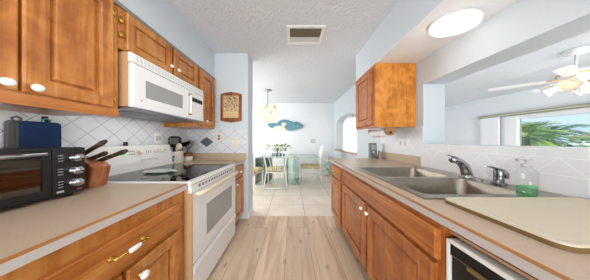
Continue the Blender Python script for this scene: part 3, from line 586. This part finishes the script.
utensil('ladle', 'black', [(-1.54, 1.90, .94), (-1.575, 1.905, 1.08), (-1.578, 1.905, 1.16)], .008, 'black ladle leaning towards the wall in the white crock', lambda t: MB().lathe([(.01, -.04), (.045, -.025), (.058, .005), (.055, .007), (.03, -.012), (.001, -.03)], (-1.57, 1.925, 1.205), 20, 1, 1, axis='Y').build('bowl', 'black', t))
utensil('wooden_spoon', 'palewood', [(-1.52, 1.872, .945), (-1.487, 1.850, 1.075), (-1.465, 1.842, 1.10)], .007, 'pale wooden spoon at the front of the white crock', lambda t: MB().ball((-1.447, 1.838, 1.135), .04, 1, .35, 1.1).build('bowl', 'palewood', t))
utensil('serving_spoon', 'black', [(-1.56, 1.86, .945), (-1.575, 1.842, 1.075), (-1.585, 1.838, 1.10)], .007, 'black spoon at the wall side of the white crock', lambda t: MB().ball((-1.588, 1.834, 1.13), .03, .6, .35, 1.3).build('bowl', 'black', t))
t = thing('storage_jar', (-1.49, 2.06, .915), 'small cream and brown stoneware jar beside the white crock', 'jar')
MB().lathe([(.055, 0), (.062, .005), (.062, .072), (.054, .072), (.05, .01), (.001, .008)], (-1.49, 2.06, .9155), 22, 1.2).build('jar', 'ivory', t)
MB().lathe([(.0625, .072), (.0625, .085), (.05, .103), (.048, .115), (.052, .12), (.045, .12), (.042, .10), (.054, .085), (.0545, .072), (.0625, .072)], (-1.49, 2.06, .9155), 22, 1.2, cap0=False, cap1=False).build('shoulder', 'brownglaze', t)
u = thing('whisk', (-1.48, 2.06, 1.0), 'dark wire whisk standing in the brown and cream jar', 'utensil')
MB().tube([(-1.50, 2.06, .96), (-1.48, 2.06, 1.07)], .007, 8).build('handle', 'black', u)
m = MB()
for k in range(5):
    a = PI*k/5; ux, uy = math.cos(a)*.055, math.sin(a)*.04; P = []
    for i in range(13):
        q = PI*2*i/12; f = math.sin(q/2); sd = math.sin(q)
        P.append((-1.48 + .045*f*1 + ux*sd, 2.06+uy*sd, 1.07 + .14*f))
    m.tube(P, .0032, 6)
m.build('wires', 'midgrey', u)
u = thing('potato_masher', (-1.51, 2.05, 1.0), 'black flat-headed masher leaning in the brown and cream jar', 'utensil')
MB().tube([(-1.50, 2.035, .96), (-1.52, 2.03, 1.06), (-1.53, 2.014, 1.12)], .006, 8).build('handle', 'black', u)
MB().prism([(-1.57, 1.12), (-1.47, 1.13), (-1.40, 1.185), (-1.42, 1.205), (-1.58, 1.17)], 'Y', 2.006, 2.016, .002).build('head', 'black', u)

for nm, dx, dy in (('utensil_crock', -.012, -.03), ('slotted_turner', -.012, -.03), ('ladle', -.012, -.03), ('wooden_spoon', -.012, -.03), ('serving_spoon', -.012, -.03), ('storage_jar', -.03, -.035), ('whisk', -.03, -.035), ('potato_masher', -.03, -.035)):
    o = bpy.data.objects[nm]; o.location.x += dx; o.location.y += dy
# ------------------------------------------------------------------ wall pieces
def diamond(mb, x, z, a, b, y0, y1): return mb.prism([(x-a, z), (x, z-b), (x+a, z), (x, z+b)], 'Y', y0, y1)
tag(diamond(MB(), -1.3175, 1.19, .105, .078, YB-.0105, YB-.0078).build('accent_tile', 'slate', origin=(-1.3175, YB, 1.19)), 'dark slate diamond tile set in the white end wall tiling', 'tile')
def plate_y(name, x, y, z, w, h, label, kind, cat):   # plate on a wall facing -Y
    t = thing(name, (x, y, z), label, cat); MB().box(x-w/2, x+w/2, y-.007, y, z-h/2, z+h/2, .003).build('cover_plate', 'cream' if kind != 'switch' else 'ltgrey', t)
    if kind == 'outlet':
        for s in (-1, 1): MB().lathe([(.018, 0), (.018, -.003), (.001, -.0032)], (x, y-.0065, z+s*.022), 14, 1.0, 1.2, axis='Y').build('socket', 'midgrey', t)
    else:
        for s in (-1, 1): MB().box(x+s*w*.22-.012, x+s*w*.22+.012, y-.011, y-.006, z-.03, z+.03, .002).build('rocker', 'white', t)
    return t
plate_y('wall_outlet', -1.125, YB-.008, 1.262, .11, .125, 'cream outlet plate above the accent tile side of the end wall', 'outlet', 'outlet')
plate_y('light_switch', -.885, YB-.008, 1.185, .11, .12, 'cream switch plate on end wall near the pier edge', 'sw', 'switch')
plate_y('light_switch', .765, 5.1, 1.18, .16, .14, 'white double switch plate on the dining room back wall', 'switch', 'switch')
def plate_x(name, x, s, y, z, w, h, label):
    t = thing(name, (x, y, z), label, 'outlet'); MB().box(min(x, x+s*.007), max(x, x+s*.007), y-w/2, y+w/2, z-h/2, z+h/2, .002).build('cover_plate', 'porc', t)
    for q in (-1, 1): MB().box(min(x+s*.006, x+s*.0095), max(x+s*.006, x+s*.0095), y+q*w*.22-.014, y+q*w*.22+.014, z-.028, z+.028, .001).build('socket', 'ltgrey', t)
plate_x('wall_outlet', XR-.008, -1, 1.90, 1.175, .17, .125, 'white double outlet plate on tile under the sink-side wall cabinet')
plate_x('wall_outlet', XL+.008, 1, 1.69, 1.24, .08, .125, 'white outlet plate on the tile behind the utensil crock')
# framed calendar
FX0, FX1, FZ0, FZ1 = -1.10, -.775, 1.50, 1.955
t = thing('wall_plaque', ((FX0+FX1)/2, YB, FZ0), 'wooden framed leaf picture with calendar pad on the grey pier wall', 'picture')
c = (FX0+FX1)/2
pl = [(FX0, FZ0+.02), (FX0+.05, FZ0+.005), (c-.06, FZ0+.005), (c, FZ0-.012), (c+.06, FZ0+.005), (FX1-.05, FZ0+.005), (FX1, FZ0+.02), (FX1, FZ1-.03), (FX1-.05, FZ1-.015), (c+.07, FZ1-.008), (c, FZ1+.006), (c-.07, FZ1-.008), (FX0+.05, FZ1-.015), (FX0, FZ1-.03)]
MB().prism(pl, 'Y', YB-.022, YB-.001, .004).build('frame', 'framewood', t)
MB().box(FX0+.045, FX1-.04, YB-.026, YB-.021, 1.665, FZ1-.055).build('picture', 'print', t)
pd = MB().box(FX0+.05, FX1-.045, YB-.031, YB-.021, FZ0+.06, 1.66).build('calendar_pad', 'parch', t)
for i in range(3):
    for j in range(5): bx('date_mark', 'framewood', pd, FX0+.075+j*.038, FX0+.088+j*.038, YB-.0318, YB-.0305, FZ0+.075+i*.022, FZ0+.080+i*.022)

# ------------------------------------------------------------------ sink-side extras
t = thing('paper_towel_holder', (1.24, 1.96, 1.378), 'wooden paper towel holder mounted beneath the sink-side wall cabinet', 'paper towel holder')
for y in (1.76, 2.14):
    m = MB(); m.prism([(1.17, 1.378), (1.31, 1.378), (1.305, 1.33)] + [(1.24+.062*math.cos(a), 1.318+.040*math.sin(a)) for a in [-PI*i/12 for i in range(13)]] + [(1.175, 1.33)], 'Y', y, y+.018, .002); o = m.build('bracket', 'sillwood', t)
    MB().lathe([(.016, -.0015), (.012, -.003), (.001, -.003)], (1.24, y, 1.315), 14, axis='Y').build('rod_end', 'dark', o)
MB().tube([(1.24, 1.775, 1.315), (1.24, 2.14, 1.315)], .012, 10).build('rod', 'sillwood', t)
m = MB(); m.lathe([(.02, 0), (.062, 0), (.062, .33), (.02, .33), (.02, 0)], (1.24, 1.795, 1.315), 26, .9, 1.15, axis='Y', cap0=False, cap1=False)
o = m.build('paper_towel_roll', 'paper', origin=(1.24, 1.795, 1.315)); tag(o, 'white paper towel roll hanging in the wooden holder', 'paper towels')
t = thing('cordless_phone', (1.40, 2.36, .915), 'grey cordless phone and base at the far end of the worktop', 'phone')
m = MB(); m.prism([(2.30, .9155), (2.385, .9155), (2.385, 1.17), (2.35, 1.17), (2.33, .96), (2.30, .945)], 'X', 1.30, 1.42, .004); b = m.build('base', 'midgrey', t)
MB().box(1.325, 1.395, 2.333, 2.345, 1.06, 1.14, .003).build('screen', 'ltgrey', b)
MB().lathe([(.016, 0), (.014, -.008), (.001, -.009)], (1.36, 2.335, 1.02), 14, axis='Y').build('button', 'porc', b)
MB().tube([(1.33, 2.29, 1.0), (1.36, 2.285, .965), (1.41, 2.28, .935)], [.022, .016, .022], 10).build('handset', 'midgrey', t)
MB().tube([(1.435, 2.33, .93), (1.45, 2.33, 1.05)], [.016, .010], 10).build('antenna', 'midgrey', t)

# ------------------------------------------------------------------ ceiling fittings
t = thing('flush_ceiling_light', (1.29, 1.11, 2.16), 'round white flush light fitted under the sink-side soffit', 'ceiling light')
MB().lathe([(.17, 0), (.17, -.02), (.165, -.024)], (1.29, 1.115, 2.16), 40, 1.03, .70).build('rim', 'white', t)
MB().lathe([(.164, -.02), (.158, -.040), (.13, -.052), (.07, -.059), (.001, -.061)], (1.29, 1.115, 2.16), 40, 1.03, .70, cap0=False).build('diffuser', 'lampglass', t)
def lamp(name, loc, power, r, col=(1, .93, .82)):
    d = bpy.data.lights.new(name, 'POINT'); d.energy = power; d.shadow_soft_size = r; d.color = col
    o = bpy.data.objects.new(name, d); C.objects.link(o); o.location = loc
area('cooktop_fill', (-1.36, 1.37, 1.43), (-1.36, 1.37, 0), .3, .5, .7, (1, .97, .92))  # added light under the microwave to brighten the cooktop wall; no fixture modelled
lamp('flush_lamp', (1.22, 1.13, 1.93), .55, .06, (1, .97, .92))
t = thing('ceiling_vent', (.165, 1.80, CZ), 'rectangular ceiling vent with white frame and part brown, part white louvres', 'vent')
m = MB(); x0, x1, y0, y1 = -.065, .40, 1.64, 1.96
m.box(x0, x1, y0, y0+.035, CZ-.012, CZ, .003); m.box(x0, x1, y1-.035, y1, CZ-.012, CZ, .003); m.box(x0, x0+.04, y0+.035, y1-.035, CZ-.012, CZ, .003); m.box(x1-.04, x1, y0+.035, y1-.035, CZ-.012, CZ, .003); m.build('frame', 'trimw', t)
bx('damper', 'ventdark', t, x0+.04, x1-.04, y0+.035, 1.825, CZ-.003, CZ-.0005); bx('duct_plate', 'trimw', t, x0+.04, x1-.04, 1.825, y1-.035, CZ-.003, CZ-.0005)  # backing and louvres brown on the near part, white on the far part
for i in range(8):
    y = y0+.045+i*.031
    m = MB(); m.rings([[(x, y+a, CZ-.0105+b) for a, b in ((0, 0), (.003, 0), (.017, .007), (.014, .007))] for x in (x0+.04, x1-.04)], smooth=False); m.build('louvre', 'ventdark' if i < 5 else 'trimw', t)

# ------------------------------------------------------------------ ceiling fan in living room
FN = Vector((4.24, 2.09, CZ))
t = thing('ceiling_fan', FN, 'white ceiling fan with lit tulip shades in the room beyond the pass-through', 'fan')
MB().lathe([(.10, 0), (.10, -.02), (.085, -.05), (.045, -.07), (.025, -.075)], FN, 28, 1.3).build('canopy', 'white', t)
MB().tube([FN+Vector((0, 0, -.07)), FN+Vector((0, 0, -.30))], .014, 10).build('rod', 'white', t)
mt = MB().lathe([(.03, -.28), (.10, -.30), (.13, -.33), (.14, -.38), (.12, -.43), (.07, -.46), (.06, -.52), (.03, -.54)], FN, 28, 1.3).build('motor', 'white', t)
MB().lathe([(.142, -.365), (.146, -.375), (.142, -.385)], FN, 28, 1.3, cap0=False, cap1=False).build('band', 'brass', mt)
for k in range(5):
    a = math.radians(134.6+72*k); dx, dy = math.cos(a), math.sin(a); nx, ny = -dy, dx
    def bp(r, w, h): return FN + Vector(((dx*r+nx*w)*1.3, dy*r+ny*w, h))
    rr = []
    for r, w in ((.20, .035), (.24, .05), (.40, .058), (.60, .066), (.665, .055), (.685, .02)):
        rr.append([bp(r, -w, -.434), bp(r, w, -.418), bp(r, w, -.412), bp(r, -w, -.428)])
    b = MB().rings(rr, smooth=False).build('blade', 'trimw', t)
    MB().rings([[bp(r, -w, -.427), bp(r, w, -.42), bp(r, w, -.412), bp(r, -w, -.417)] for r, w in ((.10, .02), (.20, .018), (.27, .03))], smooth=False).build('blade_arm', 'brass', b)
for k in range(4):
    a = math.radians(200+90*k); dx, dy = math.cos(a), math.sin(a)
    q = MB().lathe([(.022, 0), (.032, .02), (.045, .06), (.062, .10), (.072, .115), (.068, .114), (.058, .098), (.04, .06), (.026, .02)], (0, 0, 0), 24, cap0=False, cap1=False, wob=lambda an, h: .12*math.cos(6*an)*max(0, h-.05)/.065)
    dv = Vector((dx*1.2, dy, -.55)).normalized(); p = FN + Vector((dx*.14, dy*.10, -.49))
    q.xf(Matrix.Translation(p) @ dv.to_track_quat('Z', 'Y').to_matrix().to_4x4() @ Matrix.Diagonal((1.35, 1.35, 1.35, 1))); o = q.build('lamp_shade', 'fanshade', t)
    MB().ball(p+dv*.07, .026).build('bulb', 'bulb', o)
    MB().tube([FN+Vector((dx*.03, dy*.03, -.50)), p+Vector((0, 0, .01)), p+dv*.02], .011, 8).build('lamp_arm', 'brass', t)
MB().tube([FN+Vector((-.05, -.05, -.53)), FN+Vector((-.05, -.05, -.66))], .003, 6).build('pull_chain', 'brass', t)
MB().ball(FN+Vector((-.05, -.05, -.675)), .016, 1, 1, 1.5).build('pull_fob', 'porc', t)
lamp('fan_lamp', FN+Vector((0, 0, -.72)), 1.2, .12, (1, .92, .8))
# sheer curtain added over the end window so the arch glows white
m = MB(); rr = []
for e in (0, .003): rr.append([(1.85+2.1*i/120, 6.40+e+.03*math.sin(i*.9)) for i in range(121)])
m.rings([[(x, y, z) for x, y in rr[0]+rr[1][::-1]] for z in (.003, 2.40)]); cu = m.build('glow_curtain', 'sheer', origin=(2.9, 6.4, 0)); tag(cu, 'added sheer curtain that makes the arched opening glow white', 'curtain')
# blind rail
t = thing('blind_headrail', (6.22, 2.6, 1.93), 'beige blind headrail running above the living room window', 'blind')
MB().box(6.20, 6.298, .6, 4.68, 1.915, 1.995, .006).build('headrail', 'beige', t)
MB().box(6.195, 6.20, .6, 4.68, 1.945, 1.955).build('groove', 'trimw', t)

# ------------------------------------------------------------------ dining room
CH = Vector((-.65, 3.77, CZ))
t = thing('chandelier', CH, 'small lit chandelier of glass petals hanging over the dining table', 'chandelier')
MB().lathe([(.09, 0), (.085, -.015), (.03, -.03)], CH, 20, 1.3).build('canopy', 'chrome', t)
MB().tube([CH+Vector((0, 0, -.02)), CH+Vector((0, 0, -.45))], .009, 8).build('stem', 'darkchrome', t)
MB().ball(CH+Vector((0, 0, -.60)), .07, 1.3, 1, 1.5).build('bulb', 'bulb', t)
m = MB().lathe([(.02, -.44), (.03, -.47), (.16, -.48), (.165, -.485), (.02, -.50)], CH, 24, 1.3); m.tube([CH+Vector((0, 0, -.48)), CH+Vector((0, 0, -.86))], .012, 8); m.lathe([(.03, -.86), (.04, -.875), (.02, -.895), (.001, -.90)], CH, 14, 1.3); m.build('frame', 'chrome', t)
for tier, (r, z, n, L) in enumerate(((.225, -.43, 16, .15), (.205, -.56, 14, .14), (.145, -.68, 11, .13), (.08, -.77, 7, .10))):
    for i in range(n):
        a = 2*PI*(i+.5*(tier % 2))/n; c = CH + Vector((math.cos(a)*r*1.3*.95, math.sin(a)*r, z))
        ct, st = math.cos(a), math.sin(a); rr = []
        for f, wd, off in ((0, .012, -.012), (.25, .034, .0), (.6, .040, .012), (.88, .026, .03), (1, .006, .04)):
            p = c + Vector((ct*off, st*off, -L*f)); tx = Vector((-st*wd*1.2, ct*wd, 0)); nn = Vector((ct*.004, st*.004, 0))
            rr.append([p-tx-nn, p+tx-nn, p+tx+nn, p-tx+nn])
        MB().rings(rr, smooth=False).build('glass_petal', 'crystal' if (i+tier) % 2 else 'crystaldim', t)  # glowing and dimmer copies of one glass alternate, light contrast set by material
lamp('chandelier_lamp', CH+Vector((0, 0, -.62)), 9, .16, (1, .9, .74))
# wall art
t = thing('wall_sculpture', (-.25, 5.09, 1.75), 'long blue green metal cloud sculpture on the dining back wall', 'wall art')
def blob(name, mat, cx, cz, rx, rz, y, ph):
    rz *= 1.22; P = [(cx+rx*math.cos(a)*(1+.10*math.sin(3*a+ph)+.05*math.sin(5*a)), cz+rz*math.sin(a)*(1+.12*math.cos(2*a+ph))) for a in [2*PI*i/40 for i in range(40)]]
    MB().prism(P, 'Y', y-.018, y, .006).build(name, mat, t)
blob('mount', 'midgrey', -.25, 1.74, .50, .09, 5.099, 0)
blob('cloud', 'artblue', -.60, 1.745, .28, .085, 5.078, .5); blob('cloud', 'artblue', -.22, 1.80, .30, .13, 5.066, 1.5); blob('cloud', 'artblue', .15, 1.745, .26, .10, 5.074, 3)
blob('cloud', 'artsand', -.42, 1.655, .26, .06, 5.054, 2); blob('cloud', 'artblue', -.02, 1.67, .24, .085, 5.050, 4); blob('sand_accent', 'artsand', -.30, 1.79, .09, .05, 5.046, 1)  # last piece is a small sand-coloured blob at the front
# table
t = thing('dining_table', (-.45, 4.2, 0), 'large glass dining table on green tinted glass pedestals', 'table')
m = MB(); m.rings([rrect(-1.75, .735, 3.74, 4.72, .12, .736), rrect(-1.755, .74, 3.735, 4.725, .12, .742), rrect(-1.75, .735, 3.74, 4.72, .12, .75)], smooth=False); m.build('tabletop', 'tableglass', t)
m = MB(); rim = rrect(-1.757, .742, 3.733, 4.727, .12, .743); m.tube(rim+[rim[0]], .0065, 6); m.build('table_edge', 'glassedge', t)
def gpanel(p, q, th=.012):
    p, q = Vector(p), Vector(q); d = (q-p).normalized(); n = Vector((-d.y, d.x, 0))*th/2
    MB().rings([[p-n+Vector((0, 0, z)), q-n+Vector((0, 0, z)), q+n+Vector((0, 0, z)), p+n+Vector((0, 0, z))] for z in (.002, .735)], smooth=False).build('pedestal_panel', 'greenglass', t)
    m = MB()
    for e in (p, q): m.box(e.x-.008, e.x+.008, e.y-.008, e.y+.008, .002, .735)
    m.build('panel_edge', 'glassedge', t)
for (p, q) in (((.19, 3.80, 0), (-.10, 3.80, 0)), ((-.10, 3.82, 0), (-.25, 4.45, 0)), ((.19, 3.82, 0), (.05, 4.45, 0)), ((-1.0, 3.80, 0), (-.78, 3.80, 0)), ((-1.0, 3.82, 0), (-.85, 4.45, 0)), ((-.76, 3.82, 0), (-.62, 4.45, 0))): gpanel(p, q)
# centrepiece
v = thing('vase', (-.42, 3.98, .75), 'dark blue glass bowl on the dining table holding greenery', 'vase')
MB().lathe([(.05, .001), (.13, .02), (.16, .05), (.14, .08), (.13, .082), (.14, .05), (.001, .02)], (-.40, 3.98, .75), 22, 1.3).build('bowl', 'vase', v)
f = thing('flower_arrangement', (-.42, 3.98, .78), 'leafy green and cream flower arrangement in the blue bowl', 'flowers')
m = MB(); m2 = MB()
for i in range(22):
    a = random.uniform(0, 2*PI); r = random.uniform(.05, .30); h = random.uniform(.10, .30); e = Vector((-.40+math.cos(a)*r*1.2, 3.98+math.sin(a)*r*.6, .80+h))
    m.tube([(-.40+math.cos(a)*.03, 3.98+math.sin(a)*.03, .80), ((-.40+e.x)/2, (3.98+e.y)/2, .80+h*.7), e], .004, 5)
    for k in range(5):
        q = Vector((random.uniform(-1, 1), random.uniform(-.6, .6), random.uniform(-.4, .8))).normalized()*random.uniform(.05, .09); sd = q.cross(Vector((.3, 1, .2))).normalized()*.022
        m2.rings([[e, e+Vector((0, .002, 0)), e+Vector((0.001, .002, .001))], [e+q*.5-sd, e+q*.5+Vector((0, .003, 0)), e+q*.5+sd], [e+q, e+q+Vector((0, .001, 0)), e+q+Vector((.001, 0, .001))]], smooth=False)
    if i % 2 == 0: MB().ball(e+Vector((0, -.03, .02)), .030, 1.1, .8, .8, 8).build('blossom', 'flower', f)
m.build('stems', 'leaf', f); a = m2.build('leaves', 'leaf', f)
# chairs
def metal_chair(cx, cy, rot, label, fl=True):
    """white metal chair with hourglass back; built facing +Y (back towards -Y)"""
    t = thing('dining_chair', (cx, cy, 0), label, 'chair', 'white metal dining chairs')
    R = Matrix.Translation((cx, cy, 0)) @ Matrix.Rotation(rot, 4, 'Z'); r = .016
    def fin(m, name, mat, par=t): m.xf(R); return m.build(name, mat, par)
    for s in (-1, 1):
        fin(MB().tube([(s*.29, -.16, .0), (s*.27, -.15, .15), (s*.235, -.14, .44), (s*.23, -.15, .55), (s*.27, -.20, .80), (s*.385, -.26, 1.045)], r, 8), 'back_post', 'white')
        fin(MB().tube([(s*.26, .30, .0), (s*.25, .29, .42)], r, 8), 'leg', 'white')
    fin(MB().tube([(-.385, -.26, 1.045), (0, -.265, 1.05), (.385, -.26, 1.045)], r, 8), 'top_rail', 'white')
    for k in range(5):
        x = (k-2)*.055; fin(MB().tube([(x*.9, -.14, .46), (x, -.15, .56), (x*1.5, -.20, .80), (x*2.0, -.258, 1.045)], .009, 6), 'back_rod', 'white')
    fin(MB().tube([(-.285, -.155, .03), (.285, -.155, .03)], r, 8), 'stretcher', 'white')
    fin(MB().box(-.25, .25, -.16, .30, .405, .43, .006), 'seat_frame', 'white')
    rr = []
    for i, z in ((.02, .43), (0, .445), (0, .475), (.02, .492), (.06, .50)): rr.append(rrect(-.265+i, .265-i, -.13+i, .32-i, .08, z))
    fin(MB().rings(rr), 'seat', 'floral')
    return t
metal_chair(-.405, 3.60, 0, 'white metal chair with hourglass back turned to the camera')
def solid_chair(cx, cy, rot, label):
    t = thing('dining_chair', (cx, cy, 0), label, 'chair', 'white high-backed dining chairs'); R = Matrix.Translation((cx, cy, 0)) @ Matrix.Rotation(rot, 4, 'Z')
    def fin(m, name, mat): m.xf(R); return m.build(name, mat, t)
    rr = []
    for z, y, w in ((.40, -.22, .22), (.55, -.215, .22), (.75, -.235, .235), (.92, -.275, .22), (1.02, -.31, .17), (1.055, -.325, .09)):
        rr.append([(-w, y-.02, z), (-w*.5, y-.04, z), (w*.5, y-.04, z), (w, y-.02, z), (w*.9, y+.012, z), (w*.5, y-.005, z), (-w*.5, y-.005, z), (-w*.9, y+.012, z)])
    fin(MB().rings(rr), 'backrest', 'white')
    rr = []
    for i, z in ((.02, .43), (0, .445), (0, .485), (.02, .505), (.06, .515)): rr.append(rrect(-.24+i, .24-i, -.22+i, .30-i, .07, z))
    fin(MB().rings(rr), 'seat', 'floral'); fin(MB().box(-.23, .23, -.21, .28, .405, .43, .005), 'seat_frame', 'white')
    for s in (-1, 1):
        fin(MB().tube([(s*.21, .26, 0), (s*.21, .26, .41)], .014, 8), 'leg', 'white'); fin(MB().tube([(s*.21, -.25, 0), (s*.205, -.22, .42)], .014, 8), 'leg', 'white')
    return t
solid_chair(.56, 4.05, PI/2, 'white high-backed chair with floral seat at the end of the table')
solid_chair(-1.04, 3.47, -.2, 'white chair with floral seat partly hidden by the pier wall')
# garden stool
t = thing('garden_stool', (1.25, 4.9, 0), 'white ceramic garden stool with green leaf pattern by the back wall', 'stool')
MB().lathe([(.10, 0), (.115, .01), (.125, .06), (.15, .20), (.155, .31), (.15, .42), (.125, .56), (.115, .60), (.10, .615), (.001, .62)], (1.25, 4.9, 0.001), 26, 1.05, .95).build('drum', 'leafy', t)
m = MB()
for z in (.055, .56): m.lathe([(.126, z-.012), (.133, z), (.126, z+.012)], (1.25, 4.9, 0), 26, 1.05, .95, cap0=False, cap1=False)
m.build('bands', 'ivory', t)

# ------------------------------------------------------------------ outdoors
GZ = -.45
struct(MB().box(6.8, 220, -120, 160, GZ-.2, GZ).build('ground', 'grass'))
def palm(x, y, crown, n, L, mat, label, a0=0):
    t = thing('palm_tree', (x, y, GZ), label, 'palm tree', 'palms outside the window')
    MB().tube([(x, y, GZ), (x+.04, y, (crown+GZ)/2), (x, y, crown)], [.14, .11, .10], 12).build('trunk', 'trunk', t)
    for k in range(n):
        a = a0 + 2.39996*k + random.uniform(-.15, .15); el = random.uniform(-.1, 1.15); ln = L*random.uniform(.75, 1.1); m = MB(); P = []
        for i in range(9):
            s = i/8; P.append(Vector((x+math.cos(a)*ln*s*math.cos(el*.8), y+math.sin(a)*ln*s*math.cos(el*.8), crown + ln*(math.sin(el)*s*1.55 - .80*s*s))))
        m.tube(P, [.018*(1-.8*i/8) for i in range(9)], 5)
        for i in range(22):
            s = .12+.88*i/22; j = min(7, int(s*8)); fpos = P[j].lerp(P[j+1], s*8-j); d = (P[j+1]-P[j]).normalized(); sd = d.cross(Vector((0, 0, 1))).normalized(); ll = ln*.34*math.sin(PI*(.14+.80*s))
            for sg in (-1, 1):
                tip = fpos + sd*sg*ll*.7 + d*ll*.75 - Vector((0, 0, ll*random.uniform(.0, .4))); wv = d*.023
                m.quad(fpos-wv, fpos+wv, tip+wv*.2, tip-wv*.2)
        m.build('frond', mat, t)
palm(11.0, 6.6, 1.32, 26, 1.25, 'palm2', 'yellow green palm tree nearest the left edge of living room window')
palm(14.0, 7.75, 1.25, 30, 1.6, 'palm', 'darker green palm tree in the middle of the living room window', 1)
def bush(x, y, r, h, label):
    m = MB()
    for i in range(260):
        v_ = Vector((random.gauss(0, 1), random.gauss(0, 1), abs(random.gauss(0, 1)))).normalized(); p = Vector((x+v_.x*r, y+v_.y*r, GZ+v_.z*h)); s_ = v_.orthogonal().normalized()*.10; u_ = v_.cross(s_)*1.6 + v_*.06
        m.quad(p-s_, p+u_*.6+s_*.2, p+s_, p-u_)
    m.ball((x, y, GZ+h*.42), 1, r*.88, r*.88, h*.5, 14)
    tag(m.build('garden_shrub', 'hedge', origin=(x, y, GZ)), label, 'shrub', 'shrubs outside the window')
bush(16.0, 10.1, .9, 1.5, 'low rounded green shrub at the foot of the yellow green palm'); bush(18.6, 12.2, .9, 1.5, 'second low green shrub behind the yellow green palm')
# parked car
ca = Vector((65.6, 34.0, GZ)); cd = Vector((.45, -.89, 0)).normalized(); cn = Vector((cd.y, -cd.x, 0))
if cn.x > 0: cn = -cn        # towards the house
t = thing('parked_car', ca+cd*2.2, 'white car parked across the lawn outside the living room window', 'car')
def cp_(l_, w_, h_): return ca + cd*l_ + cn*w_ + Vector((0, 0, h_))
sec = [(0, .35, .70), (.15, .30, .78), (.9, .25, .88), (2.2, .25, .90), (3.6, .25, .90), (4.25, .30, .84), (4.4, .36, .6)]
MB().rings([[cp_(l_, -.85, a), cp_(l_, .85, a), cp_(l_, .88, (a+b)/2), cp_(l_, .80, b), cp_(l_, -.80, b), cp_(l_, -.88, (a+b)/2)] for l_, a, b in sec]).build('body', 'carwhite', t)
cab = [(.95, .89, .90), (1.55, .89, 1.36), (2.2, .89, 1.43), (3.1, .89, 1.40), (3.85, .89, .92)]
MB().rings([[cp_(l_, -.76, a), cp_(l_, .76, a), cp_(l_, .62, b), cp_(l_, -.62, b)] for l_, a, b in cab], smooth=False).build('cabin', 'carwhite', t)
for l0, l1 in ((1.45, 2.2), (2.3, 3.2)): MB().rings([[cp_(l_, w_, h_) for l_, h_ in ((l0, .95), (l1, .95), (l1-.05, 1.30), (l0+.12, 1.30))] for w_ in (.66, .78)], smooth=False).build('side_window', 'carglass', t)
for l_ in (.85, 3.5):
    for w_ in (-.78, .78): 
        m = MB(); m.tube([cp_(l_, w_-.1, .31), cp_(l_, w_+.12, .31)], .31, 20); m.build('wheel', 'tyre', t)
# neighbouring house
t = thing('house', (100, 44, GZ), 'pale neighbouring house with tan roof far behind the parked car', 'house')
bx('walls', 'housewall', t, 93, 113, 38, 47, GZ, 2.1)
MB().rings([[(92, 37, 2.1), (114, 37, 2.1), (114, 48, 2.1), (92, 48, 2.1)], [(97, 42, 4.0), (109, 42, 4.0), (109, 43, 4.0), (97, 43, 4.0)]], smooth=False).build('roof', 'roof', t)
for y in (39.5, 43.5): bx('window', 'carglass', t, 92.95, 93.05, y, y+1.6, .6, 1.7)
